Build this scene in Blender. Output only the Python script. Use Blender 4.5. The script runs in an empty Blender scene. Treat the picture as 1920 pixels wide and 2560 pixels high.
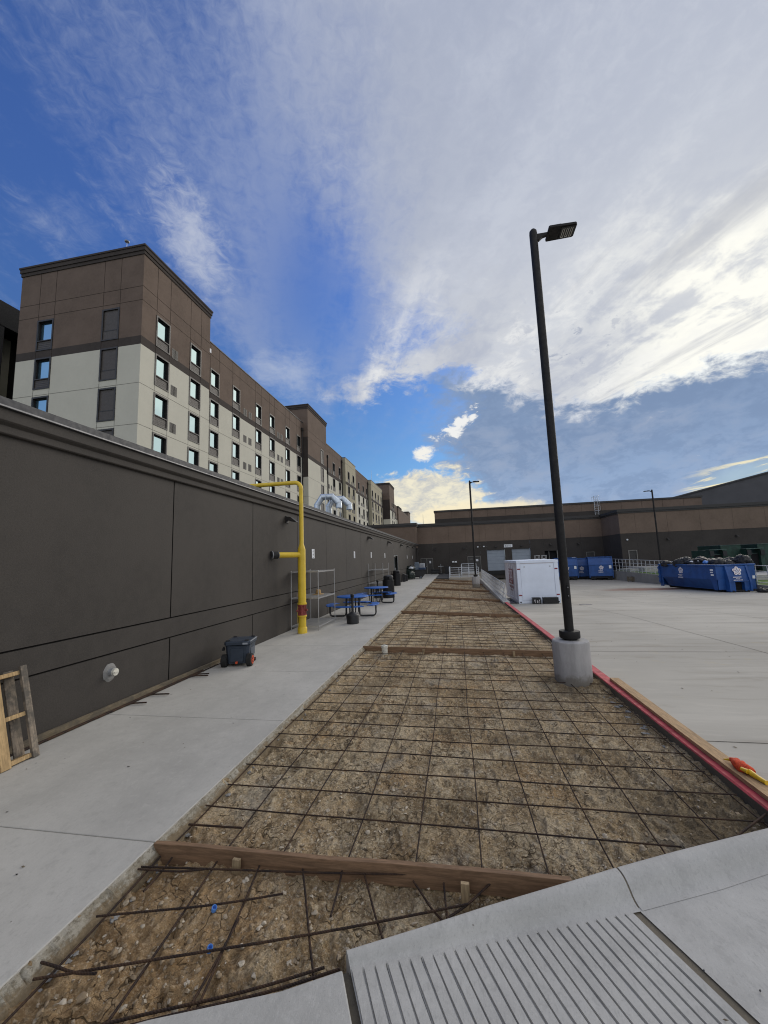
import bpy, bmesh, math, random
import numpy as np
from mathutils import Vector, Matrix
random.seed(7); rng = np.random.default_rng(7)
R = math.radians; PI = math.pi
SC = bpy.context.scene; COL = SC.collection

# ------------------------------------------------------------------ camera
CAM_H = 2.05
def cam_axes(pitch, roll, yaw):
    cp, sp, cy, sy = math.cos(pitch), math.sin(pitch), math.cos(yaw), math.sin(yaw)
    f = Vector((-sy*cp, cy*cp, sp)); r = Vector((cy, sy, 0)); u = r.cross(f)
    c, s = math.cos(roll), math.sin(roll)
    return c*r + s*u, -s*r + c*u, f
cd = bpy.data.cameras.new("camera"); cam = bpy.data.objects.new("camera", cd); COL.objects.link(cam)
cd.sensor_fit = 'VERTICAL'; cd.sensor_height = 36.0; cd.lens = 985.4/2560*36.0
cd.clip_start = 0.05; cd.clip_end = 6000
rr, uu, ff = cam_axes(R(7.031), R(-2.088), R(10.105))
M = Matrix.Identity(4)
for i in range(3): M[i][0], M[i][1], M[i][2] = rr[i], uu[i], -ff[i]
M[2][3] = CAM_H; cam.matrix_world = M; SC.camera = cam
SC.view_settings.view_transform = 'Standard'; SC.view_settings.look = 'None'
SC.view_settings.exposure = 0.0; SC.view_settings.gamma = 1.0
SC.cycles.max_bounces = 6; SC.cycles.use_denoising = True; SC.cycles.filter_width = 1.1

# ------------------------------------------------------------------ node helpers
class N:                                     # number flowing through math nodes
    nt = None
    def __init__(s, v): s.v = v
    @staticmethod
    def op(o, *a, clamp=False):
        n = N.nt.nodes.new('ShaderNodeMath'); n.operation = o; n.use_clamp = clamp
        for i, x in enumerate(a): N.put(n.inputs[i], x)
        return N(n.outputs[0])
    @staticmethod
    def put(inp, x):
        if isinstance(x, N): x = x.v
        if isinstance(x, bpy.types.NodeSocket): N.nt.links.new(x, inp)
        else: inp.default_value = x
    def __add__(s, o): return N.op('ADD', s, o)
    __radd__ = __add__
    def __sub__(s, o): return N.op('SUBTRACT', s, o)
    def __rsub__(s, o): return N.op('SUBTRACT', o, s)
    def __mul__(s, o): return N.op('MULTIPLY', s, o)
    __rmul__ = __mul__
    def __truediv__(s, o): return N.op('DIVIDE', s, o)
def smooth(x, a, b, lo=0.0, hi=1.0):
    n = N.nt.nodes.new('ShaderNodeMapRange'); n.interpolation_type = 'SMOOTHSTEP'
    for i, q in enumerate((x, a, b, lo, hi)): N.put(n.inputs[i], q)
    return N(n.outputs[0])
def vec(x, y, z):
    n = N.nt.nodes.new('ShaderNodeCombineXYZ')
    for i, q in enumerate((x, y, z)): N.put(n.inputs[i], q)
    return n.outputs[0]
def noise(v, scale, det=4, rough=.55, dist=0.0):
    n = N.nt.nodes.new('ShaderNodeTexNoise'); n.inputs['Scale'].default_value = scale
    n.inputs['Detail'].default_value = det; n.inputs['Roughness'].default_value = rough
    n.inputs['Distortion'].default_value = dist
    if v is not None: N.nt.links.new(v, n.inputs['Vector'])
    return N(n.outputs['Fac'])
def voro(v, scale, feat='F1', out='Distance', rnd=1.0):
    n = N.nt.nodes.new('ShaderNodeTexVoronoi'); n.feature = feat
    n.inputs['Scale'].default_value = scale; n.inputs['Randomness'].default_value = rnd
    if v is not None: N.nt.links.new(v, n.inputs['Vector'])
    return n.outputs[out]
def mix(f, a, b, mode='MIX'):
    n = N.nt.nodes.new('ShaderNodeMix'); n.data_type = 'RGBA'; n.blend_type = mode; n.clamp_factor = True
    N.put(n.inputs[0], f)
    for i, x in ((6, a), (7, b)):
        if isinstance(x, tuple): n.inputs[i].default_value = (*x[:3], 1)
        else: N.nt.links.new(x, n.inputs[i])
    return n.outputs[2]
def curve(x, pts, lo, hi):                   # piecewise curve through (x, y) points; y in lo..hi
    n = N.nt.nodes.new('ShaderNodeFloatCurve'); c = n.mapping.curves[0]
    x0, x1 = pts[0][0], pts[-1][0]
    P = [((a-x0)/(x1-x0), (b-lo)/(hi-lo)) for a, b in pts]
    c.points[0].location = P[0]; c.points[1].location = P[-1]
    for p in P[1:-1]: c.points.new(*p)
    n.mapping.update()
    N.put(n.inputs['Value'], (x-x0)/(x1-x0))
    return N(n.outputs[0])*(hi-lo)+lo

# ------------------------------------------------------------------ sky
SUN_AZ, SUN_EL = 35.0, 23.0
W = bpy.data.worlds.new("World"); SC.world = W; W.use_nodes = True
def build_sky():
    nt = W.node_tree; N.nt = nt
    bg = nt.nodes['Background']; bg.inputs[1].default_value = 0.10
    sk = nt.nodes.new('ShaderNodeTexSky'); sk.sky_type = 'NISHITA'; sk.sun_disc = False
    sk.sun_elevation = R(SUN_EL); sk.sun_rotation = R(SUN_AZ); sk.air_density = 1.0; sk.dust_density = 0.6; sk.ozone_density = 2.0
    tc = nt.nodes.new('ShaderNodeTexCoord'); sp = nt.nodes.new('ShaderNodeSeparateXYZ'); nt.links.new(tc.outputs['Generated'], sp.inputs[0])
    x, y, z = (N(o) for o in sp.outputs)
    az = N.op('ARCTAN2', x, y)*(180/PI); el = N.op('ARCSINE', N.op('MINIMUM', N.op('MAXIMUM', z, -1.0), 1.0))*(180/PI)
    zc = N.op('MAXIMUM', z, 0.05); px, py = x/zc, y/zc
    a = R(-20)                                # the high streaks all run along this bearing
    along = px*math.sin(a)+py*math.cos(a); across = px*math.cos(a)-py*math.sin(a)
    st = noise(vec(along*.55, across*2.4, 3.1), 1.0, 8, .6, .25)
    st2 = noise(vec(along*.30, across*1.3, 8.7), 1.0, 5, .55, .35)
    pf = noise(vec(px*1.0, py*1.0, 1.7), 1.6, 7, .6, .3)
    ang = noise(vec(az*.045, el*.10, 5.0), 1.0, 8, .62, .35)
    ang2 = noise(vec(az*.16, el*.34, 2.0), 1.0, 8, .65, .5)
    sd = (math.cos(R(SUN_EL))*math.sin(R(SUN_AZ)), math.cos(R(SUN_EL))*math.cos(R(SUN_AZ)), math.sin(R(SUN_EL)))
    dot = x*sd[0]+y*sd[1]+z*sd[2]
    sa = N.op('ARCCOSINE', N.op('MINIMUM', dot, 1.0))*(180/PI)
    glow = N.op('EXPONENT', sa*sa*(-1/(2*10.5**2))); halo = N.op('EXPONENT', sa*sa*(-1/(2*22.0**2)))
    K = 10.0                                  # colours below are radiance; the background strength is 0.1
    def c(r, g, b): return (r*K, g*K, b*K)
    blue = mix(1.0, sk.outputs[0], mix(smooth(el, 8, 45), (0.50, 0.80, 1.08), (0.56, 0.90, 1.62)), 'MULTIPLY')
    col = blue
    fine = noise(vec(az*.42, el*.80, 6.0), 1.0, 8, .66, .6)
    puffy = noise(vec(az*.24, el*.42, 9.0), 1.0, 9, .62, .35)
    # thin wisps in the blue part
    w = smooth(st2*.40+st*.45+fine*.15, .46, .62)*.55+.03
    w = w*smooth(el, 10, 30)*(1.0-.75*N.op('EXPONENT', ((az+20)*(az+20)*(1/60.)+(el-35)*(el-35)*(1/90.))*-1.0))
    col = mix(w, col, c(.36, .42, .58))
    # soft clouds in the blue, left of the veil
    puff = N.op('EXPONENT', ((az+37.0)*(az+37.0)*(1/34.)+(el-39.5+(az+37)*.5)*(el-39.5+(az+37)*.5)*(1/26.))*-1.0)
    col = mix(smooth(puff*.75+(fine-.5)*.9+(st-.5)*.6, .22, .95)*.72, col, c(.55, .59, .69))
    p2 = N.op('EXPONENT', ((az+24)*(az+24)*(1/50.)+(el-26)*(el-26)*(1/14.))*-1.0)
    col = mix(smooth(p2*.8+(puffy-.5)*.9+(fine-.5)*.4, .28, 1.0)*.60, col, c(.48, .54, .67))
    p3 = N.op('EXPONENT', ((az+52)*(az+52)*(1/70.)+(el-36)*(el-36)*(1/30.))*-1.0)
    col = mix(smooth(p3*.6+(st-.5)*1.3+(fine-.5)*.5, .32, .85)*.5, col, c(.42, .48, .62))
    hz = smooth(el+(puffy-.5)*7, 10.5, 3.0)*smooth(az, 24, 6)
    col = mix(hz*.85, col, mix(smooth(fine*.5+ang*.5, .4, .6), c(.56, .63, .70), c(.80, .79, .68)))
    # low warm cumulus behind the hotel end
    warm = N.op('EXPONENT', ((az+4)*(az+4)*(1/95.)+(el-8.8)*(el-8.8)*(1/19.))*-1.0)
    warmm = smooth(warm+(puffy-.5)*1.2+(fine-.5)*.6, .32, .60)
    # the veil
    eb = curve(N.op('MINIMUM', N.op('MAXIMUM', el, 0.0), 90.0), [(0, -10), (18, -15), (24, -16), (28, -7.5), (33, -5.5), (40, -9.5), (49, -17), (54, -22), (59, -27), (70, -60), (90, -120)], -120, 0)
    soft = smooth(el, 26, 60, 4.0, 19.0)
    wob = (st-.5)*22+(pf-.5)*14+(fine-.5)*9
    veil = smooth((az-eb+wob)/soft, -.9, 1.2)
    veil = veil*smooth(y, -.25, .15, .35, 1.0)
    lo = curve(N.op('MINIMUM', N.op('MAXIMUM', az, -60.0), 60.0), [(-60, 20), (-30, 20), (-20, 20.3), (-14, 22.6), (-5, 25.2), (4, 23.6), (12, 20.5), (19, 18.9), (29, 18.9), (37, 19.0), (60, 19)], 10, 30)
    edge = el-lo+(puffy-.5)*9+(ang-.5)*6+(fine-.5)*4
    below = smooth(edge, -1.6, 1.4)
    # dark cloud bank under the veil
    bank = (1.0-smooth(edge, -.3, 1.8))*smooth(az+(ang-.5)*22+(puffy-.5)*14+(fine-.5)*7+(el-14)*.25, -2.5, 4.5)
    bankcol = mix(smooth(el+(ang-.5)*10, 4, 19), c(.31, .43, .64), c(.225, .315, .485))
    bankcol = mix(smooth(puffy*.5+ang*.5, .47, .66)*.50, bankcol, c(.37, .43, .56))
    bankcol = mix(smooth(fine*.4+puffy*.6, .54, .42)*.35, bankcol, c(.17, .245, .40))
    col = mix(bank, col, bankcol)
    # broken light edges of the bank
    e1 = N.op('EXPONENT', ((az-1.2)*(az-1.2)*(1/16.)+(el-18.6-(az-1)*.42)*(el-18.6-(az-1)*.42)*(1/3.2))*-1.0)
    col = mix(smooth(e1*.70+(fine-.5)*1.9+(puffy-.5)*.8, .42, .72)*.95, col, c(.90, .90, .88))
    e2 = N.op('EXPONENT', ((az+3.8)*(az+3.8)*(1/4.5)+(el-15.2)*(el-15.2)*(1/2.2))*-1.0)
    col = mix(smooth(e2*.75+(fine-.5)*1.2+(puffy-.5)*.6, .34, .66), col, c(.90, .88, .82))
    col = mix(warmm*.92, col, mix(smooth(fine*.5+puffy*.5, .38, .60), c(.58, .57, .54), c(.93, .85, .63)))
    strip = N.op('EXPONENT', ((el-6.2)*(el-6.2)*(1/3.0)+(az-3)*(az-3)*(1/120.))*-1.0)
    col = mix(smooth(strip+(puffy-.5)*.7+(fine-.5)*.5, .30, .66)*.85, col, c(.97, .86, .60))
    # gap at the right with lit streaks
    gap = N.op('EXPONENT', ((az-35)*(az-35)*(1/52.)+(el-6.6)*(el-6.6)*(1/9.))*-1.0)
    hs = noise(vec(az*.13, el*.95-az*.12, 4.4), 1.0, 7, .62, .5)
    col = mix(smooth(gap, .25, .75)*.75, col, c(.42, .56, .66))
    col = mix(smooth(gap, .2, .6)*smooth(hs, .49, .60), col, c(1.02, .90, .55))
    # veil colour: pale lavender high up, white near the sun
    vb = mix(smooth(el, 22, 46), c(.62, .64, .68), c(.405, .45, .575))
    vb = mix(smooth(st*.55+pf*.2+fine*.25, .44, .58)*.60, vb, c(.54, .58, .68))
    vb = mix(smooth(st2*.6+ang*.4, .49, .62)*.55, vb, c(.33, .375, .50))
    vb = mix(halo*.50, vb, c(.72, .74, .76))
    vb = mix(smooth(glow+(st-.5)*1.1+(pf-.5)*.7+(fine-.5)*.4, .22, .95), vb, c(1.02, 1.01, .93))
    low = smooth(el, 44, 26)
    vb = mix(smooth(puffy*.45+st*.55, .50, .62)*low*.62, vb, c(.90, .90, .88)); vb = mix(smooth(puffy*.45+st*.55, .50, .40)*low*.55, vb, c(.42, .46, .57))
    dk = smooth(noise(vec(along*.5, across*3.0, 11.), 1.0, 7, .6, .3), .54, .68)*smooth(sa, 40, 14)
    vb = mix(dk*.7, vb, c(.50, .52, .57))
    sm = smooth(fine*.6+puffy*.4, .54, .62)*N.op('EXPONENT', ((az-17)*(az-17)*(1/60.)+(el-26)*(el-26)*(1/34.))*-1.0)
    vb = mix(sm*.9, vb, c(.38, .42, .52))
    hole = N.op('EXPONENT', ((az-.5)*(az-.5)*(1/30.)+(el-25.2-(az)*.10)*(el-25.2-(az)*.10)*(1/4.))*-1.0)
    veil = veil*(1.0-smooth(hole+(fine-.5)*.8+(puffy-.5)*.6, .50, .78)*.85)
    col = mix(veil*below, col, vb)
    # unseen bright overcast added as fill over the right-hand back of the sky
    back = smooth(y*-1.0+x*.55, -.15, .55)*smooth(el, -4, 12)
    col = mix(back*.82, col, mix(smooth(pf, .35, .65), c(.84, .86, .91), c(1.08, 1.08, 1.08)))
    nt.links.new(col, bg.inputs[0])
build_sky()
sl = bpy.data.lights.new("sun", 'SUN'); sl.energy = 1.45; sl.angle = R(40); sl.color = (1.0, .92, .80)
so = bpy.data.objects.new("sun", sl); COL.objects.link(so)
so.rotation_euler = Vector((-math.cos(R(SUN_EL))*math.sin(R(SUN_AZ)), -math.cos(R(SUN_EL))*math.cos(R(SUN_AZ)), -math.sin(R(SUN_EL)))).to_track_quat('-Z', 'Y').to_euler()
so.location = (40, 60, 40)

# ------------------------------------------------------------------ materials
MATS = {}
def material(name, rough=.6, metal=0.0, spec=.5):
    m = bpy.data.materials.new(name); m.use_nodes = True; N.nt = m.node_tree
    b = m.node_tree.nodes['Principled BSDF']; b.inputs['Roughness'].default_value = rough
    b.inputs['Metallic'].default_value = metal; b.inputs['Specular IOR Level'].default_value = spec
    MATS[name] = m
    return m, b
def coords(kind='Object'):
    n = N.nt.nodes.new('ShaderNodeTexCoord'); return n.outputs[kind]
def scaled(v, s):
    n = N.nt.nodes.new('ShaderNodeVectorMath'); n.operation = 'MULTIPLY'; N.nt.links.new(v, n.inputs[0]); n.inputs[1].default_value = s
    return n.outputs[0]
def bump(b, h, strength=.4, dist=.01, prev=None):
    n = N.nt.nodes.new('ShaderNodeBump'); n.inputs['Strength'].default_value = strength; n.inputs['Distance'].default_value = dist
    N.put(n.inputs['Height'], h)
    if prev: N.nt.links.new(prev, n.inputs['Normal'])
    N.nt.links.new(n.outputs[0], b.inputs['Normal']); return n.outputs[0]
def setc(b, c):
    if isinstance(c, tuple): b.inputs['Base Color'].default_value = (*c, 1)
    else: N.nt.links.new(c, b.inputs['Base Color'])
def mul(c, k): return tuple(min(1., v*k) for v in c)

def stucco(name, c, grain=.8, mott=1.0, rough=.93, spec=.25):
    m, b = material(name, rough, spec=spec); v = coords()
    n1 = noise(v, .55, 5, .6); n2 = noise(v, 5.0, 4, .6); n3 = noise(v, 170, 2, .6)
    k = mix(smooth(n1, .3, .7), mul(c, 1-.15*mott), mul(c, 1+.13*mott))
    k = mix(smooth(n2, .35, .65)*(.35*mott), k, mul(c, 1.25))
    sw = noise(scaled(v, (1, 1, .18)), 2.6, 5, .65); k = mix(smooth(sw, .56, .70)*(.22*mott), k, mul(c, .72)); k = mix(smooth(sw, .44, .30)*(.18*mott), k, mul(c, 1.3))
    gn = noise(v, 48, 4, .75); k = mix(smooth(gn, .52, .60)*.35*grain, k, mul(c, 1.45)); k = mix(smooth(gn, .47, .40)*.35*grain, k, mul(c, .62))
    k = mix(smooth(n3, .55, .75)*.3*grain, k, mul(c, 1.9))
    k = mix(smooth(n3, .45, .25)*.4*grain, k, mul(c, .5))
    setc(b, k); bump(b, n3*.6+noise(v, 60, 3)*.5, .55*grain, .004)
def concrete(name, c, grain=1.0, streak=(1, 1, 1), stain=.5, dirt=(.12, .10, .08)):
    m, b = material(name, .88, spec=.3); v = coords(); sv = scaled(v, streak)
    n1 = noise(v, .35, 5, .6, .3); n2 = noise(sv, 2.2, 6, .65, .4); n3 = noise(v, 140, 3, .6); n4 = noise(v, 26, 4, .6)
    k = mix(smooth(n1, .3, .7), mul(c, .88), mul(c, 1.10))
    k = mix(smooth(n2, .42, .72)*.45*stain, k, mul(c, .66))
    k = mix(smooth(n2, .50, .28)*.35*stain, k, mul(c, 1.22))
    k = mix(smooth(n4, .62, .74)*.22, k, mul(c, .62))
    k = mix(smooth(n3, .58, .72)*.28*grain, k, mul(c, .55))
    k = mix(smooth(n3, .40, .28)*.25*grain, k, mul(c, 1.35))
    n6 = noise(v, 9.0, 6, .72, .3); n7 = noise(scaled(v, (1, .35, 1)), 52, 4, .7)
    k = mix(smooth(n6, .52, .68)*.30*grain, k, mul(c, .74)); k = mix(smooth(n6, .46, .32)*.25*grain, k, mul(c, 1.18)); k = mix(smooth(n7, .54, .68)*.30*grain, k, mul(c, .72)); k = mix(smooth(n7, .44, .32)*.22*grain, k, mul(c, 1.22))
    pit = voro(v, 9.0); sel = smooth(noise(v, 3.1, 2), .55, .62)
    k = mix(smooth(N(pit), .05, .035)*sel*.8, k, dirt)
    setc(b, k); bump(b, n3*.4+n4*.6+n7*.5, .40*grain, .004)
def plain(name, c, rough=.5, metal=0, var=.12, scale=6, spec=.5, bmp=0.0, bsc=80, coat=0):
    m, b = material(name, rough, metal, spec); v = coords()
    n1 = noise(v, scale, 5, .62)
    k = mix(smooth(n1, .3, .7), mul(c, 1-var), mul(c, 1+var)); setc(b, k)
    N.put(b.inputs['Roughness'], smooth(noise(v, scale*2.3, 4), .25, .75, max(.03, rough-.1), min(1, rough+.1)))
    if coat: b.inputs['Coat Weight'].default_value = coat
    if bmp: bump(b, noise(v, bsc, 3), bmp, .003)
def wood(name, c, axis=(1, 12, 12), grey=0.0):
    m, b = material(name, .8, spec=.3); v = coords()
    n1 = noise(scaled(v, axis), 4.0, 6, .65, .6); n2 = noise(scaled(v, axis), 22, 3, .6); n3 = noise(v, 7, 4)
    k = mix(smooth(n1, .3, .7), mul(c, .62), mul(c, 1.2)); k = mix(smooth(n2, .5, .7)*.5, k, mul(c, .55))
    k = mix(smooth(n3, .55, .72)*.5, k, mul(c, .6))
    if grey: k = mix(smooth(noise(v, 5, 5, .65), .40, .58)*grey, k, (.075, .07, .062))
    setc(b, k); bump(b, n1+n2*.5, .4, .003)

stucco('stucco_dark', (.054, .048, .043)); stucco('stucco_tan', (.165, .122, .094), .7); stucco('stucco_low', (.044, .0382, .033), 1.0, 1.25, .74, .42)
stucco('hotel_brown', (.150, .112, .088), .5); stucco('hotel_white', (.57, .55, .46), .25, .25); stucco('hotel_cream', (.42, .385, .28), .3, .3); stucco('hotel_band', (.062, .052, .046), .5)
stucco('joint_dark', (.012, .011, .010), .3); stucco('hotel_joint', (.33, .31, .26), .3); stucco('hotel_joint_brown', (.075, .055, .043), .3)
plain('coping', (.060, .061, .066), .6, .15); plain('drip_edge', (.24, .24, .245), .5, .4)
plain('bronze', (.014, .0125, .012), .6, 0, .2, bmp=.1, spec=.3); plain('frame_dark', (.030, .027, .025), .5); plain('spandrel', (.075, .065, .057), .6)
plain('black_plastic', (.012, .012, .013), .5, 0, .3, bmp=.15); plain('black_rubber', (.014, .014, .014), .8); plain('dark_void', (.004, .004, .005), .9)
plain('yellow_paint', (.72, .50, .035), .42, 0, .10, 3, bmp=.12, bsc=50); plain('red_iron', (.27, .055, .045), .6, 0, .3, 12, bmp=.3)
plain('galvanized', (.50, .52, .54), .38, .75, .18, 4); plain('rail_metal', (.52, .53, .54), .5, .3, .15); plain('chrome_wire', (.40, .40, .40), .5, .3, .1)
plain('white_rail', (.62, .66, .70), .5, .1, .12); plain('duct_metal', (.54, .60, .66), .34, .6, .16, 3)
plain('blue_coat', (.012, .105, .42), .42, 0, .10, 8, bmp=.1); plain('black_coat', (.011, .011, .012), .38)
plain('pod_white', (.74, .80, .90), .45, 0, .05, 1.2); plain('pod_side', (.66, .64, .66), .5, 0, .06, 1.2); plain('pod_red', (.20, .018, .035), .5); plain('print_white', (.75, .72, .74), .5)
plain('reflector', (.22, .02, .03), .3); plain('pod_dark', (.05, .05, .06), .6)
plain('cooler_body', (.030, .042, .062), .5, 0, .12, 9, bmp=.15); plain('cooler_light', (.085, .10, .125), .45); plain('orange_rim', (.62, .085, .025), .45); plain('cooler_logo', (.30, .32, .35), .5)
plain('green_bin', (.012, .042, .028), .6, 0, .3, 3); plain('green_edge', (.045, .085, .075), .6)
plain('paper', (.78, .80, .82), .7, 0, .03); plain('ink', (.06, .07, .09), .7); plain('dock_door', (.27, .31, .36), .5, .2, .06, 2)
plain('door_dark', (.042, .040, .038), .55); plain('door_frame', (.22, .21, .19), .5); plain('arena_metal', (.065, .065, .072), .55, .1, .06, .2)
plain('lens', (.55, .55, .50), .3); plain('red_kerb', (.44, .055, .065), .75, 0, .28, 7, bmp=.3)
plain('pvc', (.62, .60, .52), .55, 0, .18, 30); plain('orange_cloth', (.62, .07, .02), .9, 0, .3, 90, bmp=.8, bsc=160); plain('yellow_plastic', (.72, .45, .02), .4, 0, .15, 30)
plain('blue_cap', (.10, .27, .68), .45); plain('straw', (.45, .29, .12), .85, 0, .3, 60, bmp=.4); plain('pale_plastic', (.55, .42, .36), .5)
plain('grass_green', (.085, .15, .022), .95, 0, .5, 3.5, bmp=.8, bsc=40); plain('gravel_dark', (.075, .073, .072), .95, 0, .5, 20, bmp=.8, bsc=40)
plain('grey_bin', (.16, .20, .25), .5); plain('navy_bin', (.03, .06, .13), .5); plain('bag_green', (.012, .022, .018), .4); plain('chair_white', (.68, .72, .78), .45)
concrete('sidewalk_concrete', (.445, .43, .395), 1.2, (1, .6, 1), .65); 
concrete('curb_concrete', (.445, .435, .405), 1.5, (1, 1, 1), .7); concrete('edge_concrete', (.165, .142, .105), 2.0, (1, 1, 3), 1.6)
concrete('wall_concrete', (.27, .26, .24), 1.0, (1, 1, .3), .8)
concrete('spill_concrete', (.25, .245, .235), 1.0, (3, 3, 3), .6)
def slab_edge():
    m, b = material('slab_edge', .92, spec=.2); v = coords(); sx = N.nt.nodes.new('ShaderNodeSeparateXYZ'); N.nt.links.new(v, sx.inputs[0]); Z = N(sx.outputs[2])
    n1 = noise(scaled(v, (4, 1, 4)), 7, 7, .72, .4); n2 = noise(v, 34, 5, .7); n3 = noise(v, 4.0, 5, .65)
    k = mix(smooth(n1, .42, .58), (.24, .215, .165), (.34, .315, .26)); k = mix(smooth(n2, .54, .62)*.6, k, (.12, .10, .07)); k = mix(smooth(n2, .44, .36)*.5, k, (.45, .42, .36))
    k = mix(smooth(Z+(n1-.5)*.12+(n3-.5)*.10, -.035, -.075)*.85, k, (.20, .15, .09)); setc(b, k); bump(b, n2+n1, .9, .012)
slab_edge()
def base_material():
    m, b = material('base_concrete', .88, spec=.3); v = coords(); c = (.37, .36, .35)
    sx = N.nt.nodes.new('ShaderNodeSeparateXYZ'); N.nt.links.new(v, sx.inputs[0]); Z = N(sx.outputs[2])
    n1 = noise(scaled(v, (3, 3, .7)), 1.6, 6, .65, .4); n2 = noise(v, 7, 6, .7, .3); n3 = noise(v, 110, 3, .6)
    k = mix(smooth(n1, .3, .7), mul(c, .80), mul(c, 1.15)); k = mix(smooth(n2, .56, .70)*.35, k, mul(c, .66)); k = mix(smooth(n3, .56, .72)*.25, k, mul(c, .6))
    k = mix(smooth(Z+(n2-.5)*.30, .20, .06)*.75, k, (.15, .13, .10)); k = mix(smooth(n1, .62, .70)*smooth(Z, .55, .2)*.4, k, (.17, .155, .13))
    setc(b, k); bump(b, n3*.5+n2*.5, .4, .004)
base_material()
wood('form_wood', (.235, .145, .085), (1, 12, 12)); wood('plank_wood', (.46, .30, .155), (12, 1, 12)); wood('stake_wood', (.36, .27, .16), (12, 12, 1))
wood('pallet_wood', (.48, .33, .165), (10, 10, 1)); wood('pallet_weathered', (.30, .245, .185), (10, 10, 1), .8); wood('old_wood', (.20, .16, .105), (12, 1, 12), .5)

def mk_special():
    m, b = material('rusty_steel', .85, .1, .2); v = coords()
    n1 = noise(v, 9, 5, .65); n2 = noise(v, 160, 2)
    k = mix(smooth(n1, .38, .66), (.030, .023, .021), (.070, .042, .027)); k = mix(smooth(n2, .5, .7)*.3, k, (.085, .045, .026)); setc(b, k)
    w = N.nt.nodes.new('ShaderNodeTexWave'); w.inputs['Scale'].default_value = 32; w.wave_type = 'BANDS'; w.bands_direction = 'DIAGONAL'; N.nt.links.new(v, w.inputs['Vector'])
    bump(b, N(w.outputs['Fac']), .5, .003)
    # dumpster blue with scratches, grime and a little rust
    m, b = material('dumpster_blue', .5); v = coords()
    n1 = noise(v, 1.6, 6, .65); n2 = noise(scaled(v, (1, 1, 6)), 5, 5, .7); n3 = noise(v, 14, 5, .7)
    k = mix(smooth(n1, .3, .7), (.010, .055, .20), (.016, .085, .30)); k = mix(smooth(n2, .60, .72)*.35, k, (.06, .12, .25))
    k = mix(smooth(n3, .66, .74)*.7, k, (.05, .03, .022)); setc(b, k); bump(b, n1, .25, .02)
    # window glass: coated, mirrors the sky
    m, b = material('window_glass', .03, 0); b.inputs['Base Color'].default_value = (.105, .150, .165, 1); b.inputs['Metallic'].default_value = .9
    v = coords(); bump(b, noise(v, .7, 2), .06, .05)
    m, b = material('skylit_glass', .06, 0); b.inputs['Base Color'].default_value = (.26, .46, .60, 1); b.inputs['Metallic'].default_value = .92  # front panes: same glass, blue sky reflection put into its colour
    # black bin bag
    m, b = material('bag_black', .42, 0, .5); v = coords(); setc(b, (.008, .008, .010)); bump(b, noise(v, 9, 5, .65, .8), 1.0, .06)
    # wire shelf deck: a real grid of wires is modelled; this is the solid liner below
    m, b = material('louver', .6); v = coords(); setc(b, (.10, .095, .08))
    # soil
    m, b = material('soil', .96, spec=.15); v = coords()
    a1 = noise(v, .8, 6, .62, .4); a2 = noise(v, 4.2, 6, .66, .5); a3 = noise(v, 38, 5, .65); a4 = noise(v, 150, 3, .6)
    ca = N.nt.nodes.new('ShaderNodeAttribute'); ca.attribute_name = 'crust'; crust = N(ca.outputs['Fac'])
    sx = N.nt.nodes.new('ShaderNodeSeparateXYZ'); N.nt.links.new(v, sx.inputs[0]); X, Y = N(sx.outputs[0]), N(sx.outputs[1])
    h2 = noise(v, 5.0, 9, .74, .5); h3 = noise(v, 17, 8, .76, .4)
    k = mix(smooth(a1, .36, .62), (.43, .325, .205), (.53, .445, .325))
    k = mix(smooth(noise(v, 1.3, 6, .66, .6), .55, .62)*.55, k, (.40, .255, .135))
    k = mix(smooth(noise(v, 2.1, 6, .66), .57, .64)*.6, k, (.44, .41, .37))
    k = mix(smooth(crust+(h3-.5)*.8, .46, .24)*.50, k, (.235, .170, .105))          # damp soil and painted crevice shade where the pale crust has broken away
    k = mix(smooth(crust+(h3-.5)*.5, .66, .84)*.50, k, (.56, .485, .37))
    k = mix(smooth(h2, .535, .585)*.55, k, (.19, .14, .088)); k = mix(smooth(h2, .44, .39)*.45, k, (.58, .50, .38))  # coarse dark flecks: shade of voids painted into the soil
    cells = voro(v, 42, 'F1', 'Color'); cs = N.nt.nodes.new('ShaderNodeSeparateColor'); N.nt.links.new(cells, cs.inputs[0]); r1 = N(cs.outputs[0])
    cell2 = voro(v, 105, 'F1', 'Color'); cs2 = N.nt.nodes.new('ShaderNodeSeparateColor'); N.nt.links.new(cell2, cs2.inputs[0]); r2 = N(cs2.outputs[0])
    lump = smooth(noise(v, 3.3, 5, .7), .44, .56)
    k = mix(smooth(r1, .66, .70)*lump*.45, k, (.17, .125, .08)); k = mix(smooth(r1, .16, .12)*lump*.6, k, (.60, .54, .43))
    k = mix(smooth(r2, .72, .76)*.40, k, (.16, .118, .075)); k = mix(smooth(r2, .14, .11)*.5, k, (.62, .56, .46))
    k = mix(smooth(h3, .56, .61)*.60, k, (.12, .088, .056)); k = mix(smooth(h3, .42, .38)*.35, k, (.60, .53, .42))  # finer dark flecks, painted shade of the voids between clods
    rd = smooth(X+(a1-.5)*2.2, -.8, -1.7)*smooth(Y, 3.9, 2.6); k = mix(rd*.45, k, (.36, .225, .115))
    dr = smooth(X+(a1-.5)*1.6, .9, 1.7)*smooth(Y, 4.6, 3.4); k = mix(dr*.50, k, (.17, .135, .09))
    sv = N.nt.nodes.new('ShaderNodeVectorMath'); sv.operation = 'ADD'; N.nt.links.new(v, sv.inputs[0])
    nn = N.nt.nodes.new('ShaderNodeTexNoise'); nn.inputs['Scale'].default_value = 5; N.nt.links.new(v, nn.inputs['Vector'])
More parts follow.
